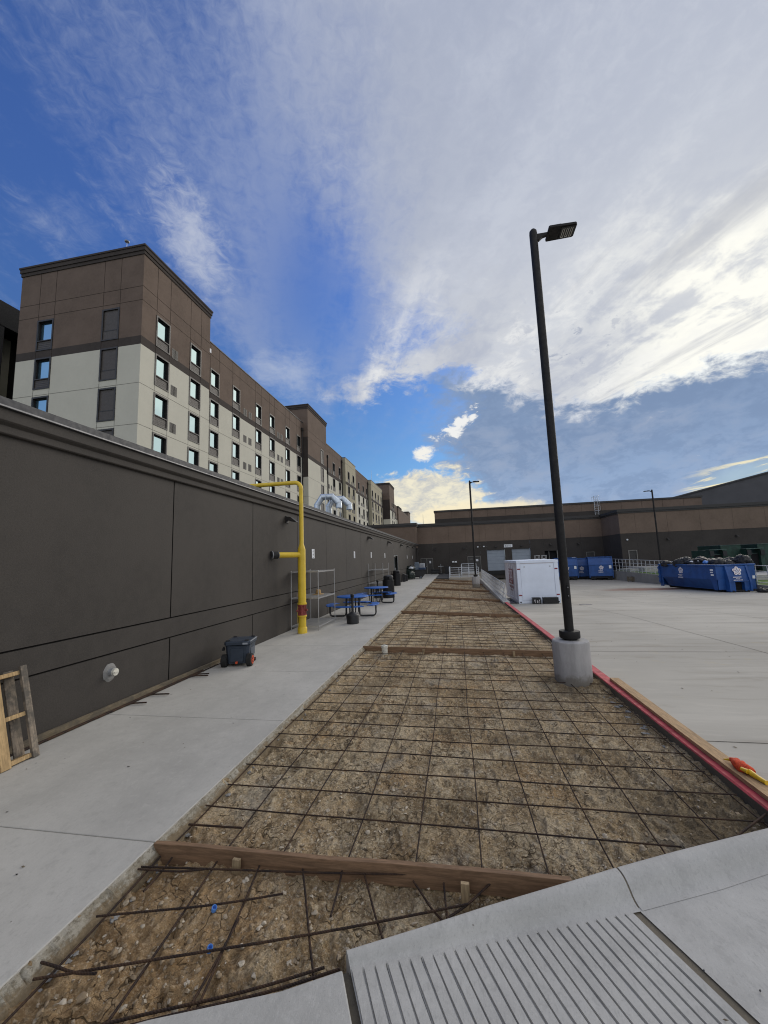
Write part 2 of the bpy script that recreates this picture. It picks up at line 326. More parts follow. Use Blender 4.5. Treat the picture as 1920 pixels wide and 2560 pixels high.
    s2 = N.nt.nodes.new('ShaderNodeVectorMath'); s2.operation = 'SCALE'; s2.inputs['Scale'].default_value = .22; N.nt.links.new(nn.outputs['Color'], s2.inputs[0]); N.nt.links.new(s2.outputs[0], sv.inputs[1])
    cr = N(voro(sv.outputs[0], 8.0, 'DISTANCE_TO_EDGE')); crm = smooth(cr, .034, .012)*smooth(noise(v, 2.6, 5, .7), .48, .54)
    k = mix(crm*.8, k, (.075, .055, .036)); bigp = noise(v, .55, 6, .68, .5); k = mix(smooth(bigp, .50, .60)*.42, k, (.15, .118, .078))  # crack lines painted dark to stand for the shade inside them
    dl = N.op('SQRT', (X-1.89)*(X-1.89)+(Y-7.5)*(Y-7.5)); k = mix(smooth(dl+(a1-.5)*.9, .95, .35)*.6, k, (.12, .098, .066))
    k = mix(smooth(X+(bigp-.5)*3.0, .6, 1.9)*smooth(Y+(a1-.5)*2, 5.6, 3.8)*.45, k, (.13, .105, .070)); k = mix(smooth(noise(v, .9, 6, .7, .4), .56, .66)*.45, k, (.40, .385, .36))
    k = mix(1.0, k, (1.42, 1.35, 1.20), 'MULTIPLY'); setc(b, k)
    n0 = bump(b, h3*.8+h2*.8, 1.0, .06); n0 = bump(b, a4+r2*.4+r1*.6*lump, 1.0, .012, n0); bump(b, crm*-1.0, .9, .02, n0)
    m, b = material('stone', .9, spec=.2); v = coords(); oi = N.nt.nodes.new('ShaderNodeNewGeometry'); r = N(oi.outputs['Random Per Island'])
    k = mix(smooth(r, .25, 1.0), (.30, .225, .14), (.56, .49, .38)); k = mix(smooth(noise(v, 60, 4), .4, .7)*.5, k, (.14, .11, .08)); setc(b, k); bump(b, noise(v, 90, 3), .6, .004)
mk_special()

# ------------------------------------------------------------------ mesh builder
class MB:
    def __init__(s, *mats): s.V = []; s.F = []; s.I = []; s.mats = list(mats); s.cur = 0
    def m(s, name):
        if name not in s.mats: s.mats.append(name)
        s.cur = s.mats.index(name); return s
    def add(s, vs, fs):
        o = len(s.V); s.V.extend([tuple(v) for v in vs]); s.F.extend([tuple(i+o for i in f) for f in fs]); s.I.extend([s.cur]*len(fs)); return s
    def box(s, x0, x1, y0, y1, z0, z1):
        return s.add([(x0,y0,z0),(x1,y0,z0),(x1,y1,z0),(x0,y1,z0),(x0,y0,z1),(x1,y0,z1),(x1,y1,z1),(x0,y1,z1)],
                     [(0,3,2,1),(4,5,6,7),(0,1,5,4),(1,2,6,5),(2,3,7,6),(3,0,4,7)])
    def beam(s, p, q, w, h, up=(0,0,1)):     # rectangular bar from p to q
        p, q = Vector(p), Vector(q); d = (q-p).normalized(); u = Vector(up)
        if abs(d.dot(u)) > .98: u = Vector((0,1,0))
        r = d.cross(u).normalized(); u = r.cross(d)
        c = [r*(a*w/2)+u*(b*h/2) for a, b in ((-1,-1),(1,-1),(1,1),(-1,1))]
        return s.add([p+k for k in c]+[q+k for k in c], [(3,2,1,0),(4,5,6,7),(0,1,5,4),(1,2,6,5),(2,3,7,6),(3,0,4,7)])
    def tube(s, pts, r, n=10, cap=True):     # r: number or list
        pts = [Vector(p) for p in pts]; k = len(pts); rs = r if isinstance(r, (list, tuple)) else [r]*k
        vs = []; prev = None
        for i, p in enumerate(pts):
            a = pts[max(0, i-1)]; b = pts[min(k-1, i+1)]; d = (b-a)
            d = d.normalized() if d.length > 1e-9 else Vector((0,0,1))
            if prev is None:
                t = Vector((0,0,1)) if abs(d.z) < .9 else Vector((1,0,0)); x = d.cross(t).normalized()
            else: x = (prev-d*prev.dot(d)).normalized()
            prev = x; y = d.cross(x)
            for j in range(n):
                t = 2*PI*j/n; vs.append(p+(x*math.cos(t)+y*math.sin(t))*rs[i])
        fs = [(i*n+j, i*n+(j+1)%n, (i+1)*n+(j+1)%n, (i+1)*n+j) for i in range(k-1) for j in range(n)]
        if cap: fs += [tuple(range(n-1, -1, -1)), tuple(range((k-1)*n, k*n))]
        return s.add(vs, fs)
    def lathe(s, prof, c=(0,0,0), n=24, cap=True):   # prof: (r, z)
        vs = [(c[0]+r*math.cos(2*PI*j/n), c[1]+r*math.sin(2*PI*j/n), c[2]+z) for r, z in prof for j in range(n)]
        k = len(prof); fs = [(i*n+j, i*n+(j+1)%n, (i+1)*n+(j+1)%n, (i+1)*n+j) for i in range(k-1) for j in range(n)]
        if cap: fs += [tuple(range(n-1, -1, -1)), tuple(range((k-1)*n, k*n))]
        return s.add(vs, fs)
    def prism(s, poly, fn):                  # poly in 2D, fn(u, v, t) -> point, t = 0/1
        n = len(poly); vs = [fn(u, v, 0) for u, v in poly]+[fn(u, v, 1) for u, v in poly]
        return s.add(vs, [tuple(range(n-1, -1, -1)), tuple(range(n, 2*n))]+[(i, (i+1)%n, n+(i+1)%n, n+i) for i in range(n)])
    def quad(s, *p): return s.add(p, [tuple(range(len(p)))])
    def build(s, name, parent=None, smoothed=None, bevel=0, recalc=True):
        me = bpy.data.meshes.new(name); me.from_pydata(s.V, [], s.F)
        for k in s.mats: me.materials.append(MATS[k])
        me.polygons.foreach_set('material_index', s.I)
        if recalc and len(s.F) < 60000:
            bm = bmesh.new(); bm.from_mesh(me); bmesh.ops.recalc_face_normals(bm, faces=bm.faces); bm.to_mesh(me); bm.free()
        if smoothed is not None: me.shade_smooth(); me.set_sharp_from_angle(angle=R(smoothed))
        me.update(); o = bpy.data.objects.new(name, me); COL.objects.link(o)
        if parent: o.parent = parent
        if bevel:
            bv = o.modifiers.new('edges', 'BEVEL'); bv.width = bevel; bv.segments = 2; bv.limit_method = 'ANGLE'; bv.angle_limit = R(40)
        return o
def tag(o, label=None, cat=None, group=None, kind=None):
    if label: o['label'] = label
    if cat: o['category'] = cat
    if group: o['group'] = group
    if kind: o['kind'] = kind
    return o
def thing(name, label, cat, loc=(0,0,0), rz=0, group=None):
    o = bpy.data.objects.new(name, None); COL.objects.link(o); o.location = loc; o.rotation_euler = (0,0,rz)
    o.empty_display_size = .2
    return tag(o, label, cat, group)
def dup(root, loc, rz=None, label=None, group=None):
    def cp(o, par):
        c = o.copy(); COL.objects.link(c)
        if par: c.parent = par
        for k in list(o.children): cp(k, c)
        return c
    r = cp(root, None); r.location = loc
    if rz is not None: r.rotation_euler = (0,0,rz)
    if label: r['label'] = label
    if group: r['group'] = group
    return r
def lettering(name, txt, size, mat, parent, loc, rot, sx=1.0, ext=.002, align='CENTER', bold=0.0):
    cu = bpy.data.curves.new('t', 'FONT'); cu.body = txt; cu.size = size; cu.align_x = align; cu.extrude = ext; cu.offset = bold
    t = bpy.data.objects.new('t', cu); COL.objects.link(t); dg = bpy.context.evaluated_depsgraph_get()
    me = bpy.data.meshes.new_from_object(t.evaluated_get(dg)); bpy.data.objects.remove(t); me.materials.clear(); me.materials.append(MATS[mat])
    o = bpy.data.objects.new(name, me); COL.objects.link(o); o.parent = parent; o.location = loc; o.rotation_euler = rot; o.scale = (sx, 1, 1); return o

# value noise on numpy arrays (for the soil relief)
def vnoise(x, y, seed):
    xi = np.floor(x).astype(np.int64); yi = np.floor(y).astype(np.int64); fx = x-xi; fy = y-yi
    fx = fx*fx*(3-2*fx); fy = fy*fy*(3-2*fy)
    def h(a, b):
        n = (a*374761393+b*668265263+seed*982451653) & 0xffffffff
        n = ((n ^ (n >> 13))*1274126177) & 0xffffffff
        return ((n ^ (n >> 16)) & 0xffff)/65535.0
    return (h(xi, yi)*(1-fx)+h(xi+1, yi)*fx)*(1-fy)+(h(xi, yi+1)*(1-fx)+h(xi+1, yi+1)*fx)*fy
def fbm(x, y, f, oct, seed, g=.5):
    t = 0; a = 1; n = 0
    for i in range(oct):
        t = t+a*vnoise(x*f, y*f, seed+i*17); n += a; a *= g; f *= 2.03
    return t/n
# the level of the strip's right edge: it falls slowly away from the viewer
def zr(y): return float(np.interp(y, [0, 3.5, 24.7, 90], [0, 0, -.35, -.35]))
def zl(y): return float(np.interp(y, [0,3.5,10,16,24.6,30,36,44,90], [0,0,-.12,-.30,-.72,-.85,-.97,-1.0,-1.0]))   # the lot dips towards the dock
def plane_z(x, y): return zr(y)*min(1, max(0, (x+2.37)/4.67))
SWX, WX, KX = -2.37, -5.23, 2.30

exec_parts = []
# ================================================================== SETTING: ground
def S(o, kind='structure'): o['kind'] = kind; return o
plain('far_ground', (.12, .12, .09), .95, 0, .3, .05)
b = MB('far_ground'); b.quad((-2500,-2500,-1.3), (2500,-2500,-1.3), (2500,2500,-1.3), (-2500,2500,-1.3)); S(b.build('ground'))

def make_lot():
    b = MB('lot_concrete')
    ys = [2.2, 3.5, 6.7, 10, 13, 16, 20, 24.6, 30, 36, 44, 56]; x0, x1 = 2.44, 62
    for a, c in zip(ys, ys[1:]): b.quad((x0,a,zl(a)-.006), (x1,a,zl(a)-.006), (x1,c,zl(c)-.006), (x0,c,zl(c)-.006))
    b.quad((x0,-30,-.31), (x1,-30,-.31), (x1,2.2,-.31), (x0,2.2,-.31))
    b.m('joint_dark')
    for y in (5.13, 9.75, 14.3, 18.9, 23.5, 28.1, 32.7, 37.3):
        z = zl(y)-.002; x, xb = 2.47, 30
        b.quad((x,y-.005,z+.0), (xb,y-.005,z), (xb,y+.005,z), (x,y+.005,z))
    for x in (6.15, 9.7, 13.3):
        for a, c in zip(ys[1:-1], ys[2:]): b.quad((x-.005,a,zl(a)-.002), (x+.005,a,zl(a)-.002), (x+.005,c,zl(c)-.002), (x-.005,c,zl(c)-.002))
    S(b.build('parking_lot', recalc=False))
def lot_material():
    m, b = material('lot_concrete', .9, spec=.3); v = coords(); c = (.46, .43, .365)
    sx = N.nt.nodes.new('ShaderNodeSeparateXYZ'); N.nt.links.new(v, sx.inputs[0]); X, Y, Z = (N(o) for o in sx.outputs)
    n1 = noise(v, .16, 5, .6, .4); n2 = noise(scaled(v, (.30, 1.5, 1)), 1.7, 8, .66, .5); n3 = noise(v, 120, 3, .6); n5 = noise(scaled(v, (.10, .9, 1)), .9, 5, .6, .6)
    k = mix(smooth(n1, .32, .68), mul(c, .84), mul(c, 1.08))
    k = mix(smooth(n2, .50, .70)*.50, k, (.27, .235, .18)); k = mix(smooth(n2, .47, .30)*.45, k, mul(c, 1.22))
    k = mix(smooth(n5, .55, .70)*.32, k, (.25, .225, .19)); k = mix(smooth(noise(v, 1.4, 5, .7, .3), .60, .72)*.35, k, (.46, .38, .22))
    pit = N(voro(v, 2.6)); k = mix(smooth(pit, .07, .045)*smooth(noise(v, .9, 3), .52, .60)*.8, k, (.12, .10, .08))
    k = mix(smooth(n3, .58, .74)*.22, k, mul(c, .55)); k = mix(smooth(n3, .40, .26)*.2, k, mul(c, 1.3))
    d = N.op('SQRT', (X-14.6)*(X-14.6)*.12+(Y-35.0)*(Y-35.0)*.55)
    k = mix(smooth(d+(n2-.5)*3.5, 1.5, .5)*.75, k, (.24, .085, .045)); k = mix(smooth(Y+(n2-.5)*10, 38, 47)*.6, k, (.20, .18, .155))
    setc(b, k); bump(b, n3*.5+n2, .3, .004)
lot_material()
make_lot()

SWJ = [2.89+2.275*k for k in range(-3, 24)]
def make_sidewalk():
    b = MB('sidewalk_concrete', 'edge_concrete')
    for a, c in zip(SWJ, SWJ[1:]):
        c = min(c, 54.9)
        b.m('sidewalk_concrete'); b.box(WX-.2, SWX, a+.004, c-.004, -.16, 0)
    b.m('joint_dark'); b.box(WX-.2, SWX-.02, SWJ[0], 54.9, -.165, -.014)
    o = b.build('sidewalk', bevel=.006); S(o)
    # broken, tan edge below the slab
    b = MB('slab_edge'); ys = [-3.5]
    while ys[-1] < 44: ys.append(ys[-1]+max(.012, .006*ys[-1]))
    rows = []
    for y in ys:
        w = .006+.045*fbm(np.array([y]), np.array([.3]), 6, 4, 3)[0]; w2 = .02+.09*fbm(np.array([y]), np.array([.9]), 5, 4, 8)[0]; j = lambda k: k*(random.random()-.5)
        rows.append([(SWX-.004, y, -.006+j(.006)), (SWX+w+j(.012), y, -.022-.04*random.random()), (SWX+w+w2*.5+j(.02), y, -.075+j(.03)), (SWX+w2+.02, y, -.17)])
    vs = [p for r in rows for p in r]; n = len(rows)
    b.add(vs, [(i*4+j, i*4+j+1, (i+1)*4+j+1, (i+1)*4+j) for i in range(n-1) for j in range(3)])
    S(b.build('sidewalk_edge', smoothed=70))
make_sidewalk()

CURB = [(-.689,2.251), (-.315,2.43), (.077,2.623), (.512,2.824), (.882,2.997), (1.412,3.232), (2.09,3.523), (2.9,3.86), (4.2,4.38), (7.0,5.45)]
FRONT = [(-.655,2.201), (-.291,2.341), (.006,2.4725), (.414,2.645), (.9425,2.8425), (1.497,3.076), (1.903,3.2635), (2.75,3.61), (4.1,4.12), (7.0,5.15)]
def zfront(x): return float(np.interp(x, [-.655, -.29, .006, .41, 7], [0, -.015, -.035, -.05, -.05]))
def soil_z(x, y, full=False):
    base = np.interp(y, [0, 3.5, 24.7, 90], [0, 0, -.35, -.35])*np.clip((x+2.37)/4.67, 0, 1)-.135
    big = (fbm(x, y, .9, 3, 1)-.5)*.05
    rough = np.clip((fbm(x, y, .55, 3, 40)-.44)*5, .12, 1.0)           # smooth trodden clay in places, loose clods in others
    rough = np.maximum(rough, np.clip((2.9-y)*1.2, 0, 1)); rough = np.maximum(rough, np.clip((x-1.5)*1.2, 0, .9))
    cl = fbm(x, y, 7, 4, 5); clod = np.abs(cl-.5)*2
    fine = fbm(x, y, 30, 3, 9)-.5; mid = fbm(x, y, 14, 3, 21)
    h = base+big+rough*(.045*(.55-clod)+.035*(mid-.5)+.024*fine)+.005*fine
    wx = x+.05*(fbm(x, y, 9, 3, 71)-.5)+.02*(fbm(x, y, 26, 2, 72)-.5); wy = y+.05*(fbm(x, y, 9, 3, 73)-.5)+.02*(fbm(x, y, 26, 2, 74)-.5)
    cr = 0*x
    for f, th, am, sd in ((2.1, .52, .016, 60), (3.7, .47, .013, 61), (5.5, .55, .012, 62), (8.5, .50, .009, 63), (13., .52, .007, 64)):
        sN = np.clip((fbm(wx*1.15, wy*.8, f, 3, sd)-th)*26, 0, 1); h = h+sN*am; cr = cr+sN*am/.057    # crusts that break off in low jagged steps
    ck = np.abs(fbm(wx, wy*.7, 4.6, 3, 81)-.5); gate = np.clip((fbm(x, y, 1.4, 2, 82)-.50)*8, 0, 1); h = h-.016*gate*np.clip(1-ck/.012, 0, 1)
    h = h-.026
    rut = np.exp(-((x-.95-.55*(y-3.0))/.05)**2)+np.exp(-((x-1.25-.55*(y-3.0))/.05)**2); h = h-.025*rut*(y < 4.3)
    return (h, cr) if full else h
def make_soil():
    xs = np.linspace(SWX-.02, 2.34, 500); ys = [1.0]
    while ys[-1] < 43.6: ys.append(ys[-1]+max(.0085, .0030*ys[-1]))
    ys = np.array(ys); X, Y = np.meshgrid(xs, ys); Z, CR = soil_z(X, Y, True)
    # heap left against the kerb and the lamp base
    d = np.hypot(X-1.87, Y-7.48); Z = Z+.075*np.exp(-((d-.36)/.16)**2)*(.6+.8*fbm(X, Y, 8, 3, 31))
    Z = Z+.03*np.exp(-((X-2.30)/.10)**2)*fbm(X, Y, 4, 3, 51)+.10*np.exp(-((X-SWX)/.075)**2)*np.clip((fbm(X, Y, 5, 4, 53)-.42)*3, 0, 1)
    cb = np.interp(X, [p[0] for p in CURB], [p[1] for p in CURB]); Z = np.where((Y < cb-.015) & (X > -.70), Z-.2*np.clip((cb-Y)*20, 0, 1), Z)
    V = np.stack([X, Y, Z], -1).reshape(-1, 3); nx, ny = len(xs), len(ys)
    i = np.arange((ny-1)*(nx-1)); r = i//(nx-1); c = i % (nx-1); a = r*nx+c
    F = np.stack([a, a+1, a+nx+1, a+nx], -1)
    me = bpy.data.meshes.new('soil'); me.vertices.add(len(V)); me.vertices.foreach_set('co', V.ravel())
    me.loops.add(F.size); me.loops.foreach_set('vertex_index', F.ravel()); me.polygons.add(len(F)); me.polygons.foreach_set('loop_start', np.arange(0, F.size, 4)); me.polygons.foreach_set('loop_total', np.full(len(F), 4))
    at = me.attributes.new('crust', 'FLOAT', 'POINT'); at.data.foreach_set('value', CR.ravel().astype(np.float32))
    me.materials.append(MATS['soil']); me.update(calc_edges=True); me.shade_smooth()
    o = bpy.data.objects.new('soil', me); COL.objects.link(o); S(o)
make_soil()

ICO = None
def ico():
    global ICO
    if ICO is None:
        bm = bmesh.new(); bmesh.ops.create_icosphere(bm, subdivisions=2, radius=1); bm.verts.ensure_lookup_table()
        ICO = (np.array([v.co[:] for v in bm.verts]), [tuple(v.index for v in f.verts) for f in bm.faces]); bm.free()
    return ICO
def rock(b, x, y, z, r, seed, flat=.65):
    v, f = ico(); rs = np.random.default_rng(seed)
    k = 1+.28*np.sin(v@rs.normal(0, 2.1, 3)+rs.uniform(0, 6))+.18*np.sin(v@rs.normal(0, 4, 3)+rs.uniform(0, 6))+rs.normal(0, .06, len(v))
    p = v*k[:, None]*np.array([1, rs.uniform(.6, 1.), flat*rs.uniform(.7, 1.1)]); t = rs.uniform(0, 6.28); c, s = math.cos(t), math.sin(t)
    q = np.stack([p[:, 0]*c-p[:, 1]*s, p[:, 0]*s+p[:, 1]*c, p[:, 2]], -1)*r+np.array([x, y, z]); b.add(q.tolist(), f)
def make_stones():
    b = MB('stone'); n = 0
    while n < 5600:
        y = 1.5+8.5*random.random()**2.2; x = random.uniform(SWX+.05, 2.28)
        cb = np.interp(x, [p[0] for p in CURB], [p[1] for p in CURB])
        if x > -.72 and y < cb+.03: continue
        if math.hypot(x-1.87, y-7.48) < .34: continue
        dens = fbm(np.array([x]), np.array([y]), .9, 3, 40)[0]
        if random.random() > (.25 if dens < .45 else 1) and y > 3: continue
        r = .0035+.015*random.random()**2.4 if y < 4.2 else .003+.010*random.random()**2.4
        if random.random() < .006: r = random.uniform(.016, .028)
        rock(b, x, y, float(soil_z(np.array([x]), np.array([y]))[0])+r*.25, r, n); n += 1
    for x, y, r in ((.02, 3.72, .036), (-1.17, 2.55, .02), (-.95, 3.05, .022), (1.22, 3.45, .028), (-2.05, 2.2, .022), (.75, 3.3, .02)): rock(b, x, y, -.11, r, int(x*100)+900)
    S(b.build('gravel', smoothed=40, recalc=False), 'stuff')['label'] = 'loose pale stones and clods scattered over the bare soil'
    b = MB('spill_concrete')
    for i in range(150):                       # crumbs of cement along the slab edge
        y = 1.6+14*random.random()**1.5; x = SWX+random.uniform(.03, .11)+(.05*random.random() if y < 4 else 0); rock(b, x, y, -.125+.01*random.random(), random.uniform(.006, .028), i+4000, .5)
    for i in range(60):
        y = 4.3+7*random.random(); rock(b, 2.26-random.random()*.14, y, zr(y)-.125, random.uniform(.012, .045), i+5000, .2)
    S(b.build('cement_crumbs', smoothed=50, recalc=False), 'stuff')['label'] = 'pale cement crumbs spilled along both edges of the soil strip'
make_stones()

def make_kerb():
    b = MB('curb_concrete', 'red_kerb'); ys = [3.3+.25*i for i in range(74)]
    for a, c in zip(ys, ys[1:]):
        za, zc = zr(a), zr(c); j = .004*math.sin(a*5)
        b.m('edge_concrete'); b.quad((KX+.02,a,za-.35), (KX+.02,c,zc-.35), (KX,c,zc-.012), (KX,a,za-.012))
        b.m('red_kerb'); b.quad((KX,a,za-.012), (KX,c,zc-.012), (KX+.012+j,c,zc), (KX+.012+j,a,za)); b.quad((KX+.012+j,a,za), (KX+.012+j,c,zc), (KX+.15,c,zc), (KX+.15,a,za)); b.quad((KX+.15,a,za), (KX+.15,c,zc), (KX+.17,c,zl(c)-.03), (KX+.17,a,zl(a)-.03))
    S(b.build('kerb', recalc=False))
    b = MB('curb_concrete')                     # wider plain kerb that carries the handrail
    n = 20
    for i in range(n):
        a, c = 21.5+18.6*i/n, 21.5+18.6*(i+1)/n; x0a, x0c = 2.24-.12*i/n, 2.24-.12*(i+1)/n; za, zc = -.29+.26*i/n, -.29+.26*(i+1)/n
        b.add([(x0a,a,-1.2),(x0a+.34,a,-1.2),(x0c+.34,c,-1.2),(x0c,c,-1.2),(x0a,a,za),(x0a+.34,a,za),(x0c+.34,c,zc),(x0c,c,zc)], [(4,5,6,7),(0,4,7,3),(1,2,6,5),(0,1,5,4),(3,7,6,2)])
    S(b.build('retaining_kerb'))
make_kerb()

def lerp2(P, Q, t): return (P[0]+(Q[0]-P[0])*t, P[1]+(Q[1]-P[1])*t)
def resample(P, n):
    L = [0]
    for a, c in zip(P, P[1:]): L.append(L[-1]+math.hypot(c[0]-a[0], c[1]-a[1]))
    out = []
    for k in range(n):
        d = L[-1]*k/(n-1); i = max(j for j in range(len(P)-1) if L[j] <= d+1e-9); out.append(lerp2(P[i], P[i+1], (d-L[i])/(L[i+1]-L[i])))
    return out
GD = (.45, -.893)                               # the grooves run this way, towards the viewer
def make_curb():
    b = MB('curb_concrete'); n = 120; A = resample(CURB, n); B = resample(FRONT, n)
    tl = sum(math.hypot(q[0]-p[0], q[1]-p[1]) for p, q in zip(CURB, CURB[1:])); JA = 1.78/tl
    rows = []
    for i in range(n):
        t = i/(n-1); zf = zfront(B[i][0]); zt = .030+.022*min(1, t*4); dz = zt-zf
        prof = [(0, -.30), (0, zt-.012), (.03, zt-.003), (.10, zt), (.26, zt-.02*dz), (.42, zt-.12*dz), (.56, zt-.30*dz), (.68, zt-.54*dz), (.78, zt-.75*dz), (.88, zt-.90*dz), (.97, zt-.98*dz), (1.0, zf), (1.2, zf-.004)]
        k = abs(t-JA)
        rows.append([(*lerp2(A[i], B[i], u), z) for u, z in prof])
    m = len(rows[0]); ji = round(JA*(n-1))
    def strip(r0, r1):
        rs = rows[r0:r1]; b.add([p for r in rs for p in r], [(i*m+j, i*m+j+1, (i+1)*m+j+1, (i+1)*m+j) for i in range(len(rs)-1) for j in range(m-1)]+[tuple(range(m)), tuple(range((len(rs)-1)*m, len(rs)*m))])
    # split at the sealed joint
    jt = rows[ji]; dx, dy = rows[ji+1][4][0]-jt[4][0], rows[ji+1][4][1]-jt[4][1]; L = math.hypot(dx, dy); dx, dy = dx/L*.006, dy/L*.006
    save = rows[:]
    rows[ji] = [(p[0]-dx, p[1]-dy, p[2]) for p in jt]; strip(0, ji+1); rows[ji] = [(p[0]+dx, p[1]+dy, p[2]) for p in jt]; strip(ji, n)
    b.m('edge_concrete'); w = [(p[0]-dx*1.4, p[1]-dy*1.6, p[2]-.005) for p in jt]+[(p[0]+dx*1.6, p[1]+dy*1.6, p[2]-.005) for p in jt]
    b.add(w, [(j, j+1, m+j+1, m+j) for j in range(m-1)])
    S(b.build('curb', smoothed=50))
    # grooved ramp: raised flat ribs between narrow V grooves
    b = MB('curb_concrete'); P = resample(FRONT, 400); jx = FRONT[4]
    acc = 0; pts = [P[0]]
    idx = 0; step = .0535; d = 0
    for p, q in zip(P, P[1:]):
        d += math.hypot(q[0]-p[0], q[1]-p[1])
        if d >= step: pts.append(q); d = 0
        if q[0] > jx[0]-.02: break
    L = 1.35
    for k, (p, q) in enumerate(zip(pts, pts[1:])):
        t = k/30; z0 = zfront(p[0])-.002; z1 = z0-.012
        e = (q[0]-p[0], q[1]-p[1]); g = .11
        def P3(f, s, dz=0): 
            jit = 0.0015*math.sin(k*2.3+s*9)
            x = p[0]+e[0]*(f+jit/step)+GD[0]*s; y = p[1]+e[1]*(f+jit/step)+GD[1]*s; return (x, y, z0+(z1-z0)*s/L+dz)
        ss = [.012, .03, .2, .4, .6, .8, 1.0, L]
        for s0, s1 in zip(ss, ss[1:]):
            d0 = .0 if s0 < .02 else .013; d1 = .013; w = .022
            b.m('curb_concrete'); b.quad(P3(g, s0), P3(1-g, s0), P3(1-g, s1), P3(g, s1))
            b.quad(P3(1-g, s0), P3(1-g+w, s0, -d0), P3(1-g+w, s1, -d1), P3(1-g, s1)); b.quad(P3(g-w, s0, -d0), P3(g, s0), P3(g, s1), P3(g-w, s1, -d1))
            b.quad(P3(1-g+w, s0, -d0), P3(1, s0, -d0), P3(1, s1, -d1), P3(1-g+w, s1, -d1)); b.quad(P3(0, s0, -d0), P3(g-w, s0, -d0), P3(g-w, s1, -d1), P3(0, s1, -d1))
        b.quad(P3(0, -.03), P3(1, -.03), P3(1, .012), P3(0, .012))
    S(b.build('ramp', recalc=False))
    # plain slab on the right of the sealed joint
    b = MB('curb_concrete'); Q = [p for p in P if p[0] > jx[0]-.02]; q0 = Q[0]
    far = [(p[0]+.004, p[1], -.056) for p in Q]; n2 = len(far)
    near = [(p[0]+GD[0]*L*1.2+.004, p[1]+GD[1]*L*1.2, -.064) for p in Q]
    b.add(far+near, [(i, i+1, n2+i+1, n2+i) for i in range(n2-1)])
    b.m('edge_concrete'); a0 = (q0[0]-.012, q0[1]); 
    b.quad((a0[0]-.03-GD[0]*.06, a0[1]-.02-GD[1]*.06, -.062), (a0[0]+.03-GD[0]*.06, a0[1]+.01-GD[1]*.06, -.062), (a0[0]+.03+GD[0]*L*1.2, a0[1]+.01+GD[1]*L*1.2, -.072), (a0[0]-.03+GD[0]*L*1.2, a0[1]-.02+GD[1]*L*1.2, -.070))
    S(b.build('driveway', recalc=False))
    # lower slab at bottom left
    b = MB('curb_concrete', 'edge_concrete')
    poly = [(-.70,2.196), (-.96,2.05), (-1.52,1.85), (-2.6,1.40), (-2.6,.2), (.2,.2), (-.575,1.96)]
    poly = [(-.690,2.185), (-.965,2.045), (-1.515,1.845), (-2.4,1.45), (-2.4,.2), (.35,.2), (-.583,1.97)]
    b.prism(poly, lambda u, v, t: (u, v, -.16 if t == 0 else -.004)); o = b.build('footpath', bevel=.008); S(o)
    b = MB('edge_concrete'); b.add([(p[0], p[1]+.01, -.078) for p in FRONT[:9]]+[(p[0]+GD[0]*1.7, p[1]+GD[1]*1.7, -.082) for p in FRONT[:9]], [(i, i+1, 10+i, 9+i) for i in range(8)]); S(b.build('ramp_base', recalc=False))
    b = MB('edge_concrete'); b.quad((-.75,2.19,-.045), (-.60,2.24,-.045), (-.30,1.5,-.06), (-.75,1.5,-.06)); S(b.build('joint_filler', recalc=False))
make_curb()

# raised ground beyond the lot, with its wall
RW = [(17.36, 49.3, .02), (17.74, 43.9, -.07), (18.08, 40.25, -.16), (18.75, 36.6, -.28), (19.76, 31.05, -.46), (21.3, 23.0, -.62), (22.8, 15.0, -.70)]
def make_raised():
    b = MB('wall_concrete')
    for p, q in zip(RW, RW[1:]):
        d = Vector((q[0]-p[0], q[1]-p[1], 0)).normalized(); r = Vector((-d.y, d.x, 0))*.2
        a = [(p[0],p[1],-1.2), (q[0],q[1],-1.2), (q[0],q[1],q[2]), (p[0],p[1],p[2])]; c = [(x+r.x, y+r.y, z) for x, y, z in a]
        b.add(a+c, [(0,1,2,3), (7,6,5,4), (3,2,6,7), (0,4,5,1)])
    w = b.build('retaining_wall'); tag(w, 'low grey concrete retaining wall under the handrail behind the big skip', 'wall')
    b = MB('grass_green')
    for p, q in zip(RW, RW[1:]): b.quad((p[0]+.15,p[1],p[2]-.05), (q[0]+.15,q[1],q[2]-.05), (62,q[1],max(q[2]+.35,-.2)), (62,p[1],max(p[2]+.35,-.2)))
    S(b.build('lawn', recalc=False))
    b = MB('sidewalk_concrete'); b.box(19.0, 62, 45.2, 49.3, -.4, .40); b.box(18.2, 19.0, 46.5, 49.3, -.4, .22); b.box(20.6, 62, 34.2, 38.6, -.6, -.02); S(b.build('walkway'))
make_raised()

# landing and far yard
b = MB('gravel_dark'); b.quad((SWX+.02,43.5,-.06), (-.95,43.5,-.10), (-.95,54.9,.02), (SWX+.02,54.9,.02)); S(b.build('gravel_bed', recalc=False))
b = MB('lot_concrete'); b.box(-.95, 2.45, 43.7, 54.9, -1.2, -.05); b.box(.4, 3.6, 50.2, 54.95, -1.2, .12); S(b.build('landing', bevel=.02))
